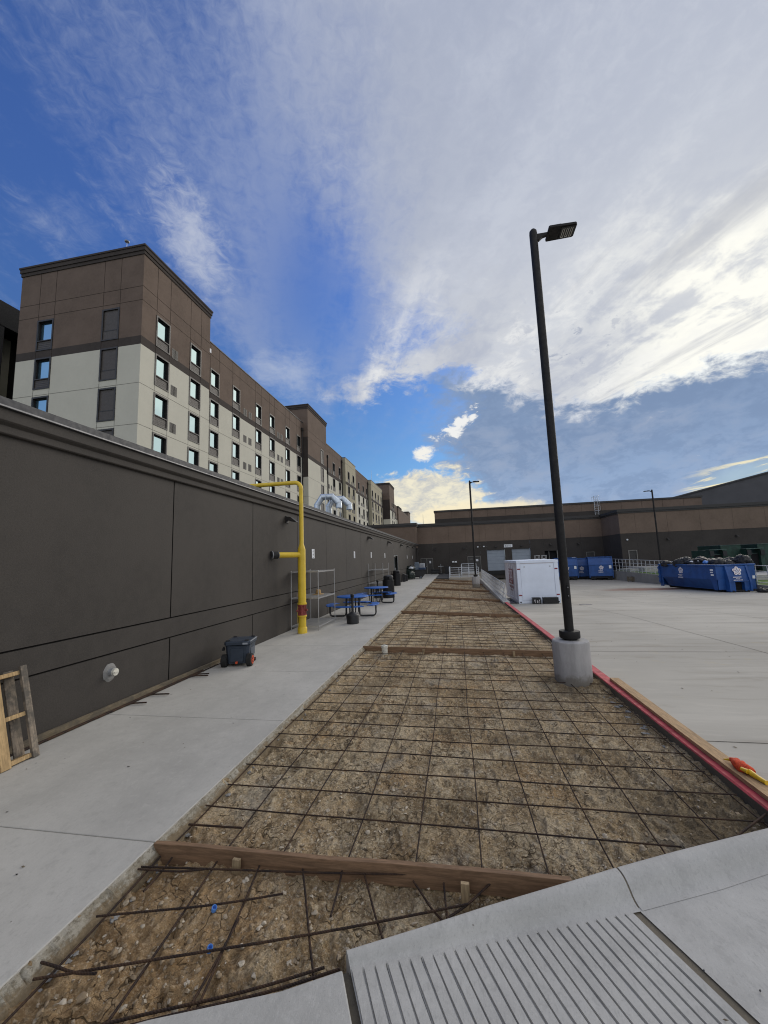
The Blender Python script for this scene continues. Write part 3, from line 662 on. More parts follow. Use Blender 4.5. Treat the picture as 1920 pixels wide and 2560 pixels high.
# ================================================================== BUILDINGS
def facade(b, P, u0, u1, z0, z1, holes, matfn, ju=(), jz=(), jw=.022, jd=.014, reveal=None, jmat=None):
    us = {u0, u1}; zs = {z0, z1}
    for h in holes: us |= {h[0], h[1]}; zs |= {h[2], h[3]}
    for j in ju:
        if u0 < j-jw and j+jw < u1: us |= {j-jw, j+jw}
    for j in jz:
        if z0 < (j if not isinstance(j, tuple) else j[0])-jw < z1:
            if isinstance(j, tuple): zs |= {j[0], j[1]}
            else: zs |= {j-jw, j+jw}
    us = sorted(u for u in us if u0-1e-6 <= u <= u1+1e-6); zs = sorted(z for z in zs if z0-1e-6 <= z <= z1+1e-6)
    for a, c in zip(us, us[1:]):
        for e, f in zip(zs, zs[1:]):
            if c-a < 1e-5 or f-e < 1e-5: continue
            um, zm = (a+c)/2, (e+f)/2
            if any(h[0] < um < h[1] and h[2] < zm < h[3] for h in holes): continue
            isj = any(abs(um-j) < jw for j in ju) or any((not isinstance(j, tuple)) and abs(zm-j) < jw for j in jz)
            d = jd if isj else 0
            mt = matfn(um, zm); b.m((jmat(um, zm) if jmat and isj else mt))
            b.quad(P(a,e,d), P(c,e,d), P(c,f,d), P(a,f,d))
    for h in holes:
        dp = h[4] if len(h) > 4 else .2
        b.m(reveal or matfn((h[0]+h[1])/2, (h[2]+h[3])/2)); a, c, e, f = h[:4]
        for q in ((a,e,c,e), (a,f,c,f), (a,e,a,f), (c,e,c,f)): b.quad(P(q[0],q[1],-.0), P(q[2],q[3],0), P(q[2],q[3],dp), P(q[0],q[1],dp))
    return b

# ---------------- long low building on the left
def low_building():
    t = thing('low_building', 'long single storey dark brown stucco building running beside the sidewalk', 'building', (WX, 0, 0))
    P = lambda u, z, d: (-d, u, z)
    J = [.62+2.985*k for k in range(-2, 19)]
    b = MB('stucco_low'); door = (33.35, 35.3, 0.0, 2.42, .18)
    # panels are separated by real grooves; the band between the two level joints has no upright joints
    facade(b, P, -6, 55, 1.15+.012, 3.9, [(door[0], door[1], 1.162, door[3], .18)], lambda u, z: 'stucco_low', J, (), .012, .03, 'frame_dark', lambda u, z: 'joint_dark')
    facade(b, P, -6, 55, .80+.012, 1.15-.012, [(door[0], door[1], .812, 1.138, .18)], lambda u, z: 'stucco_low', (), (), .012, .03, 'frame_dark')
    facade(b, P, -6, 55, -.2, .80-.012, [(door[0], door[1], -.2, .788, .18)], lambda u, z: 'stucco_low', J, (), .012, .03, 'frame_dark', lambda u, z: 'joint_dark')
    b.m('joint_dark')
    for z in (.80, 1.15):
        for y0, y1 in ((-6, door[0]), (door[1], 55)):
            b.quad((-.03,y0,z-.012), (-.03,y1,z-.012), (-.03,y1,z+.012), (-.03,y0,z+.012))
            b.m('stucco_low'); b.quad((0,y0,z-.012), (0,y1,z-.012), (-.03,y1,z-.012), (-.03,y0,z-.012)); b.quad((0,y0,z+.012), (0,y1,z+.012), (-.03,y1,z+.012), (-.03,y0,z+.012)); b.m('joint_dark')
    b.m('joint_dark'); b.quad((-.034,-6,-.2), (-.034,door[0]-.2,-.2), (-.034,door[0]-.2,3.9), (-.034,-6,3.9)); b.quad((-.034,door[1]+.2,-.2), (-.034,55,-.2), (-.034,55,3.9), (-.034,door[1]+.2,3.9))
    b.m('stucco_low'); b.quad((0,-6,3.9), (0,-6,-.2), (-15,-6,-.2), (-15,-6,3.9))
    b.build('wall', t, recalc=False)
    b = MB('stucco_low')
    prof = [(-.3,3.70), (.045,3.70), (.06,3.715), (.06,3.80), (.10,3.83), (.118,3.85), (.118,3.985), (-.3,3.985)]
    b.prism(prof, lambda u, v, k: (u, -6 if k == 0 else 55, v)); b.build('cornice', t, bevel=.004)
    b = MB('coping'); y = -6
    while y < 55:
        L = 3.05; y1 = min(55, y+L); b.box(-.36, .150, y+.002, y1-.002, 3.987, 4.105); y = y1
    b.m('drip_edge'); b.box(.150, .162, -6, 55, 3.992, 4.010)
    b.build('coping', t)
    b = MB('coping'); b.quad((-.3,-6,3.55), (-.3,55,3.55), (-15,55,3.75), (-15,-6,3.75)); b.build('roof', t)
    # glazed double door
    d = MB('bronze')
    for a, c in ((door[0], 34.31), (34.34, door[1])):
        d.box(-.14, -.09, a+.03, a+.11, 0, 2.38); d.box(-.14, -.09, c-.11, c-.03, 0, 2.38); d.box(-.14, -.09, a+.11, c-.11, 2.28, 2.38); d.box(-.14, -.09, a+.11, c-.11, 0, .25)
    do = d.build('door', t)
    g = MB('window_glass')
    for a, c in ((door[0], 34.31), (34.34, door[1])): g.box(-.125, -.115, a+.11, c-.11, .25, 2.28)
    g.build('glass', do)
    h = MB('chrome_wire'); h.tube([(-.05,34.22,.9),(-.05,34.22,1.4)], .014); h.tube([(-.05,34.44,.9),(-.05,34.44,1.4)], .014); h.build('handle', do)
    f = MB('galvanized'); f.box(-.1, .02, door[0]-.05, door[0], 0, 2.47); f.box(-.1, .02, door[1], door[1]+.05, 0, 2.47); f.box(-.1, .02, door[0], door[1], 2.42, 2.47); f.build('door_frame', t)
low_building()

# ---------------- hotel
def make_window(kind, glass='window_glass'):
    """upright unit, lower corner at the origin; u runs along +Y, the face looks towards +X"""
    w, h = 1.40, 2.38; t = .085
    b = MB('frame_dark')
    for y0, y1, z0, z1 in ((-.03, t, -.03, h+.03), (w-t, w+.03, -.03, h+.03), (t, w-t, h-t, h+.03), (t, w-t, -.03, .06)): b.box(-.10, .045, y0, y1, z0, z1)
    if kind == 'window':
        b.box(-.19, .055, t, w-t, .70, .77)                          # sill between spandrel and glass
        b.m('bronze'); b.box(-.19, -.10, t, t+.05, .77, h-t); b.box(-.19, -.10, w-t-.05, w-t, .77, h-t); b.box(-.19, -.10, t+.05, w-t-.05, h-t-.06, h-t)
        b.m('dark_void'); b.quad((-.195,0,0), (-.195,w,0), (-.195,w,h), (-.195,0,h))
    else:
        b.box(-.06, .0, t, w-t, .70, .77)
    o = b.build(kind)
    if kind == 'window':
        g = MB(glass); g.box(-.185, -.172, t+.05, w-t-.05, .77, h-t-.06); g.build('pane', o)
        s = MB('spandrel'); s.box(-.06, -.02, t, w-t, .06, .70); s.m('frame_dark')
        for k in range(4): s.box(-.02, -.012, t+.04, w-t-.04, .13+.14*k, .16+.14*k)
        s.build('spandrel', o)
    else:
        s = MB('spandrel'); s.box(-.10, -.045, t, w-t, .77, h-t); s.box(-.05, -.015, t, w-t, .06, .70); s.build('panel', o)
    return o
def make_vent():
    b = MB('frame_dark'); b.box(-.03, .02, 0, .66, 0, .78); b.m('louver')
    for k in range(9): b.add([(.02,.04,.05+.08*k), (.02,.62,.05+.08*k), (.035,.62,.09+.08*k), (.035,.04,.09+.08*k)], [(0,1,2,3)])
    b.m('joint_dark'); b.box(.020, .037, .315, .345, .03, .75)
    return b.build('vent')
def hotel():
    t = thing('hotel_building', 'six storey hotel with brown top floor, pale walls and rows of dark framed windows', 'building', (-22, 22.7, 0))
    OX, OY = -22, 22.7
    def use(o, x, y, z, rot=0, first=[]):
        c = o.copy(); COL.objects.link(c); c.parent = t; c.location = (x-OX, y-OY, z); c.rotation_euler = (0, 0, rot)
        for k in o.children: q = k.copy(); COL.objects.link(q); q.parent = c
        return c
    win, blind, vent, wfront = make_window('window'), make_window('blind_window'), make_vent(), make_window('window', 'skylit_glass')
    ROW = [18.48, 15.46, 12.45, 9.44]
    def mats(white, upper):
        return lambda u, z: upper if z > 18.27 else ('hotel_band' if z > 17.89 else white)
    def jm(white):
        return lambda u, z: 'hotel_joint_brown' if z > 17.9 else 'hotel_joint'
    def volume(name, X, y0, y1, top, cols=(), blinds=(), vents=(), white='hotel_white', upper='hotel_brown', vj=(), left=None, front_holes=(), fj=(), corn=True, vrows=3):
        b = MB('hotel_brown'); P = lambda u, z, d: (X-d-OX, u-OY, z)
        holes = [(c, c+1.40, r, r+2.38, .2) for c in list(cols)+list(blinds) for r in ROW]
        jz = [22.27, 21.20, 14.98, 12.0] if top > 24.5 else [22.25, 15.0, 12.0]
        J = list(vj) or [c for k in cols for c in (k-.001, k+1.401)]
        facade(b, P, y0, y1, 2, top, holes, mats(white, upper), J, jz, .020, .014, 'frame_dark', jm(white))
        xl = left if left is not None else X-9
        Pf = lambda u, z, d: (u-OX, y0+d-OY, z)
        facade(b, Pf, xl, X, 2, top, [(c, c+1.40, r, r+2.38, .2) for c in front_holes for r in ROW], mats(white, upper), fj, jz, .020, .014, 'frame_dark', jm(white))
        b.m('hotel_brown'); b.quad((X-OX,y1-OY,2), (X-OX,y1-OY,top), (xl-OX,y1-OY,top), (xl-OX,y1-OY,2)); b.m('coping'); b.quad((X-OX,y0-OY,top), (X-OX,y1-OY,top), (xl-OX,y1-OY,top), (xl-OX,y0-OY,top))
        b.quad((xl-OX,y0-OY,2), (xl-OX,y0-OY,top), (xl-OX,y1-OY,top), (xl-OX,y1-OY,2))
        b.build('wall', t, recalc=False)
        c = MB('hotel_band')
        if corn:
            for z0, z1, o in ((top-.66, top-.40, .06), (top-.40, top-.10, .12), (top-.10, top+.04, .17)): c.box(xl-OX-o, X-OX+o, y0-OY-o, y1-OY+o, z0, z1)
        else:
            c.m('coping'); c.box(xl-OX, X-OX+.05, y0-OY-.05, y1-OY, top, top+.10)
        c.build('cornice', t)
        for k in cols:
            for r in ROW: use(win, X, k, r)
        for k in blinds:
            for r in ROW: use(blind, X, k, r)
        for k in front_holes:
            for r in ROW: use(wfront if k < -26 else blind, k, y0, r, -PI/2)
        for k in vents:
            for i in range(vrows+1): use(vent, X, k, 18.42-3.01*i)
    # the two pairs of towers and the wings between them, from near to far
    volume('tower', -21, 22.70, 30.55, 25.42, (24.09, 27.90), (), (25.77,), left=-31.75, front_holes=(-29.95, -24.27), fj=(-29.96, -28.53, -24.28, -22.86))
    volume('wing', -22, 30.55, 55.25, 23.40, (32.15, 35.96, 40.77, 44.27, 48.96, 52.86), (), (38.13, 39.2, 46.40, 47.44), left=-30, corn=False)
    volume('tower', -21.2, 55.25, 64.0, 26.35, (), (60.95,), (), left=-31)
    volume('wing', -22, 64.0, 76.5, 23.40, (69.95, 73.80), (), (67.3, 68.7), left=-30, corn=False)
    volume('bay', -21.35, 76.5, 84.9, 23.35, (78.2, 82.1), (), (81.0,), 'hotel_cream', 'hotel_cream', left=-30, corn=False)
    volume('wing', -22, 84.9, 100.6, 23.40, (89.5, 94.2, 97.9), (), (92.2, 93.0), left=-30, corn=False)
    volume('bay', -21.15, 100.6, 116.2, 23.35, (101.3, 105.4, 109.3, 113.6), (), (107.9,), 'hotel_cream', 'hotel_cream', left=-30, corn=False)
    volume('wing', -22, 116.2, 121.8, 23.40, (), (), (), left=-30, corn=False)
    volume('tower', -19.75, 121.8, 131.6, 26.6, (125.6, 128.8), (), (), left=-31)
    volume('wing', -22.4, 131.6, 155.6, 23.40, (136, 141, 146, 151), (), (), left=-30, corn=False)
    volume('bay', -21.9, 155.6, 165.2, 23.6, (), (), (), left=-30)
    volume('wing', -22.4, 165.2, 199, 23.40, (), (), (), left=-30, corn=False)
    volume('tower', -22.9, 199, 207, 26.5, (), (), (), left=-31)
    for o in (win, blind, vent, wfront):
        for k in list(o.children): bpy.data.objects.remove(k)
        bpy.data.objects.remove(o)
    # recessed balcony wing behind the near tower
    b = MB('dark_void'); x0 = -36
    b.box(x0-14-OX, x0-OX, 24.2-OY, 34-OY, 22.6, 24.7); b.box(x0-14-OX, x0-.05-OX, 24.3-OY, 24.75-OY, 2, 22.6)
    b.box(x0-14-OX, x0-2.5-OX, 24.75-OY, 34-OY, 18.0, 18.6)
    b.m('hotel_cream'); b.box(x0-14-OX, x0-1.9-OX, 25.6-OY, 26.6-OY, 2, 22.6); b.m('bronze'); b.box(x0-14-OX, x0-.9-OX, 26.6-OY, 34-OY, 2, 22.6)
    b.build('side_wing', t)
    for x, y, z0, z1, r in ((-21.9, 54.75, 3, 22.0, .09), (-21.9, 66.75, 12, 20.9, .09), (-21.9, 75.9, 3, 22.2, .11), (-21.9, 99.9, 3, 22.2, .11), (-21.05, 116.0, 3, 22.2, .11)):
        d = MB('bronze'); d.tube([(x-OX,y-OY,z0), (x-OX,y-OY,z1)], r, 8); d.box(x-OX-.16, x-OX+.16, y-OY-.18, y-OY+.18, z1, z1+.45); d.build('downspout', t)
    d = MB('paper'); d.box(-21.97-OX, -21.8-OX, 31.3-OY, 31.95-OY, 22.2, 22.6); d.m('dark_void'); d.box(-21.9-OX, -21.6-OX, 31.05-OY, 31.3-OY, 22.15, 22.55); d.build('scupper_box', t)
hotel()
def rod(name, label, cat, x, y, z0, z1, r=.03, tip=False):
    b = MB('galvanized'); b.tube([(x,y,z0),(x,y,(z0+z1)/2),(x,y,z1)], [r, r*.8, r*.5], 6)
    if tip: b.lathe([(.01,0),(.17,.03),(.2,.09),(.15,.13),(.02,.15)], (x,y,z1), 10); b.lathe([(.16,0),(.16,.02)], (x,y,z0), 8)
    tag(b.build(name), label, cat)
rod('roof_antenna', 'small dish topped mast on the near hotel tower roof', 'antenna', -25.6, 25.8, 25.4, 29.25, .03, True)
rod('lightning_rod', 'thin mast on the far hotel roof before the third tower', 'rod', -22.3, 107, 23.4, 27.6, .05)
rod('lightning_rod', 'thin mast standing on the corner roof of the back building', 'rod', -4.36, 56, 6.85, 8.4, .035)

# ---------------- building across the back
def back_building():
    t = thing('back_building', 'two tone brown and charcoal loading dock building across the back', 'building', (0, 55, 0))
    cm = lambda u, z: 'stucco_tan' if z > 4.13 else 'stucco_dark'
    jm = lambda u, z: 'joint_dark'
    P = lambda u, z, d: (u, d, z)
    holes = [(-4.89,-3.21,.05,2.14,.12), (1.48,3.22,.12,2.19,.12), (4.06,6.42,.20,2.95,.25), (7.30,9.66,.20,2.97,.25), (11.42,13.05,.12,2.55,.5), (16.5,17.5,.12,2.2,.12)]
    b = MB('stucco_dark'); facade(b, P, -5.2, 18.6, -.8, 6.6, holes, cm, (-3.16,-.91,1.38,3.23,4.04,6.41,7.30,9.66,11.36,13.6,16.0), (4.13,), .008, .012, 'frame_dark', jm)
    Q = lambda u, z, d: (18.6+d, u, z)
    facade(b, Q, -5.7, 0, -.8, 6.6, [], cm, (-2.8,), (4.13,), .008, .012, None, jm)
    P2 = lambda u, z, d: (u, -5.7+d, z)
    facade(b, P2, 18.6, 62, -.8, 6.6, [(19.3,20.12,.42,2.19,.12)], cm, (20.3,23.6,26.9,30.1,33.2,36.4,39.6), (4.13,), .008, .012, None, jm)
    b.m('stucco_tan'); b.box(-40, -5.16, -2.3, 0.0, 3.6, 6.6)
    b.m('stucco_dark'); b.quad((-5.16,-2.3,-.2), (-5.16,0,-.2), (-5.16,0,3.6), (-5.16,-2.3,3.6))
    b.build('wall', t, recalc=False)
    c = MB('frame_dark')
    for z0, z1, o in ((6.45,6.62,.07), (6.62,6.93,.15)):
        c.box(-5.16+o, 18.6-o, -o, .3, z0, z1); c.box(18.6-o, 18.9, -5.7-o, -o, z0, z1); c.box(18.9, 62, -5.7-o, -5.3, z0, z1)
        c.box(-40, -5.16+o, -2.3-o, -2.0, z0, z1); c.box(-5.4, -5.16+o, -2.0, -o, z0, z1)
    c.build('cornice', t)
    r = MB('coping'); r.box(-5.1, 18.7, .3, 60, 6.3, 6.5); r.box(18.9, 62, -5.3, 60, 6.3, 6.5); r.build('roof', t)
    u = MB('stucco_dark'); u.box(-3.4, 38.8, 15, 45, 6.5, 8.98); u.m('stucco_tan'); u.box(-3.4, 38.8, 15, 45, 8.98, 10.3); u.m('joint_dark')
    for x in np.arange(-.4, 38, 3.05): u.box(x-.01, x+.01, 14.985, 15.0, 8.99, 10.25)
    u.build('upper_storey', t)
    c2 = MB('frame_dark'); c2.box(-3.52, 38.92, 14.88, 45, 10.22, 10.5); c2.build('cornice', t)
    for x0, x1, z1 in ((4.06,6.42,2.95), (7.30,9.66,2.97)):
        d = MB('dock_door'); z = .2; n = 6; hh = (z1-.2)/n
        for k in range(n): d.box(x0+.02, x1-.02, .20, .235, .2+k*hh+.006, .2+(k+1)*hh-.006)
        d.m('frame_dark'); d.box(x0+.02, x1-.02, .236, .25, .2, z1)
        do = d.build('dock_door', t)
        q = MB('black_rubber'); q.box(x0-.02, x1+.02, -.14, .0, -.32, .14); q.build('bumper', do)
    for x0, x1, z0, z1, n in ((-4.89,-3.21,.05,2.14,2), (1.48,3.22,.12,2.19,2), (16.5,17.5,.12,2.2,1)):
        d = MB('door_dark'); w = (x1-x0)/n
        for k in range(n): d.box(x0+k*w+.03, x0+(k+1)*w-.03, .06, .11, z0, z1-.04)
        do = d.build('door', t)
        f = MB('door_frame')
        for k in range(n+1): xx = min(max(x0+k*w, x0+.025), x1-.025); f.box(xx-.025, xx+.025, .01, .06, z0, z1)
        f.box(x0, x1, -.01, .01, z1-.04, z1+.02); f.build('frame', do)
        h = MB('chrome_wire'); h.tube([(x0+w*.86,-.0,1.05),(x0+w*.86+.1,.0,1.05)], .015); h.box(x0+w*.86-.02, x0+w*.86+.02, .02, .06, 1.0, 1.1); h.build('handle', do)
    d = MB('door_dark'); d.box(19.33, 20.09, -5.64, -5.60, .42, 2.16); do = d.build('door', t)
    f = MB('door_frame'); f.box(19.24, 19.33, -5.74, -5.62, .42, 2.22); f.box(20.09, 20.15, -5.74, -5.62, .42, 2.22); f.box(19.33, 20.09, -5.74, -5.68, 2.16, 2.22); f.build('frame', do)
    v = MB('dark_void'); v.quad((11.4,.48,.1), (13.1,.48,.1), (13.1,.48,2.6), (11.4,.48,2.6)); v.m('door_frame'); v.box(11.95, 12.01, .1, .16, .12, 2.5); v.box(12.95, 13.05, .0, .1, .12, 2.55); v.build('open_doorway', t)
back_building()
b = MB('arena_metal'); b.prism([(40,11.6), (140,34.4), (240,11.6), (240,-1), (40,-1)], lambda u, v, k: (u, 120+90*k, v)); 
b.m('coping'); b.prism([(40,11.6), (140,34.4), (140,34.7), (40,11.9)], lambda u, v, k: (u, 119.8+.3*k, v))
hall = thing('gabled_hall', 'big dark grey hall with a sloping roofline rising at the right edge', 'building', (0,0,0))
o1 = b.build('wall', hall)
b = MB('coping'); b.prism([(38,11.3), (140,34.75), (242,11.3), (242,11.6), (140,35.1), (38,11.6)], lambda u, v, k: (u, 119.5+91*k, v)); b.build('roof', hall)

# wall lights, signs and small fixtures
def wall_light():
    t = thing('wall_light', 'x', 'wall light')
    b = MB('frame_dark'); b.box(0, .03, -.11, .11, -.11, .11)
    b.prism([(.03,.10), (.17,.07), (.36,-.085), (.36,-.10), (.20,-.075), (.03,-.02)], lambda u, v, k: (u, -.105+.21*k, v)); b.build('housing', t, bevel=.006)
    l = MB('lens'); l.add([(.06,-.085,-.035), (.06,.085,-.035), (.33,.085,-.098), (.33,-.085,-.098)], [(0,1,2,3)]); l.build('lens', t, recalc=False)
    return t
WL = wall_light(); WL.location = (WX, 11.7, 3.45); WL['group'] = 'wall lights on the low building'
WL['label'] = 'wedge shaped bronze wall light beside the yellow gas pipe'
for i, y in enumerate((23.45, 30.55, 37.6, 42.7, 47.7, 53.0)):
    dup(WL, (WX, y, 3.45), 0, ('wedge wall light high on the low wall, second from the yellow pipe', 'wedge wall light high on the low wall, third from the yellow pipe', 'wedge wall light above the wall beyond the glazed door', 'wedge wall light above the heap of bins and bags', 'small wall light second nearest the inner corner of the low wall', 'small wall light nearest the inner corner of the low wall')[i])
for i, (x, y, z, lb) in enumerate(((-2.83,55,3.38,'dark wall light above the left double door of the back building'), (1.08,55,3.36,'dark wall light just left of the far lamp post on the back wall'), (5.26,55,3.36,'dark wall light over the left dock door'), (8.54,55,3.38,'dark wall light over the right dock door'), (12.2,55,3.38,'dark wall light above the open black doorway'), (15.6,55,3.38,'dark wall light above the blue skips on the back wall'), (23.4,49.3,3.32,'dark wall light beside the third lamp post on the right wing'), (30.2,49.3,3.36,'dark wall light above the green compactors on the right wing'))):
    dup(WL, (x, y, z), -PI/2, lb, 'wall lights on the back building')
def notice(y, z, w, h, lb, rows=6):
    b = MB('paper'); b.box(0, .012, -w/2, w/2, -h/2, h/2); b.m('ink')
    for k in range(rows):
        zc = h/2-(k+.7)*h/(rows+.4)
        for q in range(2): b.box(.012, .0135, -w*.24+q*w*.27-.0, -w*.24+q*w*.27+w*(.15+.05*((k+q) % 2)), zc-h*.035, zc+h*.04)
        b.box(.012, .0135, -w*.2, w*.22, zc-h*.005, zc+h*.012)
    o = b.build('sign'); o.location = (WX+.002, y, z); tag(o, lb, 'sign', 'tall white notices on the low wall')
for y, z, lb in ((14.0,2.40,'narrow white notice with six stacked marks beside the yellow gas pipe'), (20.06,2.41,'narrow white notice above the first picnic table'), (24.2,2.43,'narrow white notice above the second wire shelf'), (29.0,2.43,'narrow white notice just before the glazed door'), (42.5,2.35,'small white notice above the bin heap, nearer one'), (47.6,2.35,'small white notice above the bin heap, farther one')): notice(y, z, .25, .34, lb)
b = MB('paper'); b.box(-.54, .54, 0, .02, -.19, .19); b.m('ink')
for z, ws in ((.07, (.9, .5, .7, .35)), (-.06, (.6, .8, .45, .6))):
    x = -.45
    for w in ws: b.box(x, x+w*.27, -.003, 0, z-.03, z+.03); x += w*.27+.05
o = b.build('sign'); o.location = (6.88, 54.97, 3.42); tag(o, 'wide white two line sign on the wall between the dock doors', 'sign')
for x, y, z, w, h, lb in ((-3.6,55.03,1.62,.22,.3,'white paper notice taped to the far left door'), (2.72,55.03,1.66,.3,.26,'white paper notice on the double door behind the far lamp post')):
    b = MB('paper'); b.box(x-w/2, x+w/2, y, y+.02, z-h/2, z+h/2); b.m('ink')
    for k in range(4): b.box(x-w*.3, x+w*.28, y-.002, y, z+h*.26-k*h*.17, z+h*.30-k*h*.17)
    o = b.build('sign'); o['label'] = lb; o['category'] = 'sign'
b = MB('door_frame'); b.box(1.75, 2.15, 55.03, 55.05, 1.80, 1.87); tag(b.build('door_plate'), 'small grey plate high on the double door', 'sign')
for x, y, z, lb in ((2.91,54.93,3.44,'white dome camera on the back wall, left of two'), (3.71,54.93,3.46,'white dome camera on the back wall, right of two'), (19.25,49.22,3.42,'white dome camera at the corner of the right wing')):
    b = MB('paper'); b.lathe([(.06,.08), (.10,.04), (.11,0), (.09,-.07), (.04,-.11), (.005,-.12)], (0,0,0), 12); b.box(-.04, .04, 0, .09, .02, .07); o = b.build('security_camera', smoothed=40); o.location = (x, y, z); tag(o, lb, 'camera', 'dome cameras on the back building')
for x, lb in ((-.46, 'white twin box on the back wall, left one'), (-.11, 'white twin box on the back wall, right one')):
    b = MB('paper'); b.box(x-.15, x+.13, 54.86, 55, 1.42, 1.64); b.m('door_frame'); b.box(x-.11, x+.09, 54.85, 54.86, 1.46, 1.52); tag(b.build('wall_box', bevel=.015), lb, 'box', 'white boxes on the back wall')
# roof ladder with cage
b = MB('galvanized'); lx, ly = 23.15, 69.7
for s in (-.28, .28): b.tube([(lx+s,ly,7.6), (lx+s,ly,11.3)], .035, 6)
for k in range(12): b.tube([(lx-.28,ly,7.8+.3*k), (lx+.28,ly,7.8+.3*k)], .022, 5)
for z in (8.9, 9.7, 10.5, 11.3): b.tube([(lx+.42*math.cos(a)*1.0, ly-.38+.42*math.sin(a), z) for a in np.linspace(PI*.85, PI*2.15, 9)], .025, 5)
for a in (PI*1.1, PI*1.5, PI*1.9): b.tube([(lx+.42*math.cos(a), ly-.38+.42*math.sin(a), 8.9), (lx+.42*math.cos(a), ly-.38+.42*math.sin(a), 11.3)], .02, 5)
for s in (-.28, .28): b.tube([(lx+s,ly,11.3), (lx+s,ly+.9,11.3), (lx+s,ly+.9,10.5)], .03, 5)
tag(b.build('roof_ladder'), 'caged galvanised ladder up to the set back upper storey', 'ladder')
# gooseneck ducts on the low roof
def duct(ox, oy, lb, flip=1):
    b = MB('duct_metal'); r = .185
    pts = [(0,4.0), (0,5.30), (.29,5.74), (.84,5.74), (1.22,5.36), (1.22,5.08)]
    t = thing('roof_duct', lb, 'duct', (ox, oy, 0), R(0), 'gooseneck ducts on the low roof')
    Q = [(x, x*.12, z) for x, z in pts]
    b.tube(Q, r, 18, cap=False); b.tube([(q[0]*1.0, q[1], q[2]) for q in Q], r*.97, 18, cap=False); b.build('pipe', t, smoothed=25, recalc=False)
    s = MB('galvanized')
    for p, q in zip(Q, Q[1:]): pass
    for i in (1, 2, 3, 4): 
        p = Vector(Q[i]); d1 = (Vector(Q[i])-Vector(Q[i-1])).normalized(); d2 = (Vector(Q[i+1])-Vector(Q[i])).normalized(); d = (d1+d2).normalized()*.012
        s = MB('galvanized'); s.tube([p-d, p+d], r*1.10, 18); s.build('seam', t, smoothed=30)
    g = MB('galvanized'); g.tube([(.56,-.15,4.0), (.56,-.18,5.95)], .022, 6); g.tube([(.62,.2,4.0), (.70,.28,5.6)], .018, 6); g.build('brace', t)
duct(-7.55, 21.0, 'silver gooseneck duct on the low roof, nearer and taller one')
duct(-7.22, 22.0, 'silver gooseneck duct on the low roof, partly behind the nearer one')
# ================================================================== THINGS
# ---------------- form boards with stakes, planks
BOARDY = [2.89, 9.69, 16.30, 22.99, 29.6, 36.5, 40.8]
ORD = ['nearest', 'second', 'third', 'fourth', 'fifth', 'sixth', 'farthest']
def board(i, y):
    x1 = .60 if i == 0 else KX-.005
    t = thing('form_board', {0:'nearest wooden form board, its end meeting the curved curb', 1:'wooden form board across the soil just beyond the near lamp post, beside a pipe stub', 6:'farthest wooden form board across the soil, before the white railings'}.get(i, ORD[i]+' wooden form board across the soil, counted from the curb'), 'board', (0, y, 0), 0, 'form boards across the soil strip')
    b = MB('form_wood'); n = 14; L = []
    for k in range(n+1):
        x = SWX+.005+(x1-SWX-.005)*k/n; z = plane_z(x, y)+.002*math.sin(k*1.7+i); yo = .006*math.sin(k*.8+i)+ (.05*k/n if i == 0 else 0); L.append((x, yo, z))
    vs = [];
    for x, yo, z in L: vs += [(x,yo-.019,z-.138), (x,yo+.019,z-.138), (x,yo+.019,z), (x,yo-.019,z)]
    b.add(vs, [(k*4+j, k*4+(j+1) % 4, k*4+4+(j+1) % 4, k*4+4+j) for k in range(n) for j in range(4)]+[(3,2,1,0), (n*4,n*4+1,n*4+2,n*4+3)])
    b.build('board', t, bevel=.003)
    for x in ((-1.676, -.075) if i == 0 else (-.9, 1.15)):
        s = MB('stake_wood'); z = plane_z(x, y); s.beam((x, -.055, z-.30), (x+.008, -.045, z-.025), .055, .028, (0,1,0)); s.build('stake', t, bevel=.003)
for i, y in enumerate(BOARDY): board(i, y)
b = MB('plank_wood')
for a, c in zip(np.linspace(2.2, 7.42, 13), np.linspace(2.2, 7.42, 13)[1:]):
    za, zc = zr(a)+.004, zr(c)+.004; xa, xc = 2.385+.012*math.sin(a), 2.385+.012*math.sin(c)
    b.add([(xa,a,za),(xa+.135,a,za),(xa+.135,a,za+.038),(xa,a,za+.038),(xc,c,zc),(xc+.135,c,zc),(xc+.135,c,zc+.038),(xc,c,zc+.038)], [(0,1,5,4),(1,2,6,5),(2,3,7,6),(3,0,4,7)])
b.add([(2.385+.012*math.sin(7.42),7.42,zr(7.42)+.004+q[1]) if q[0] == 0 else (2.52+.012*math.sin(7.42),7.42,zr(7.42)+.004+q[1]) for q in ((0,0),(1,0),(1,.038),(0,.038))], [(0,1,2,3)])
tag(b.build('plank'), 'long pale plank lying on the red kerb under the orange cloth', 'plank')

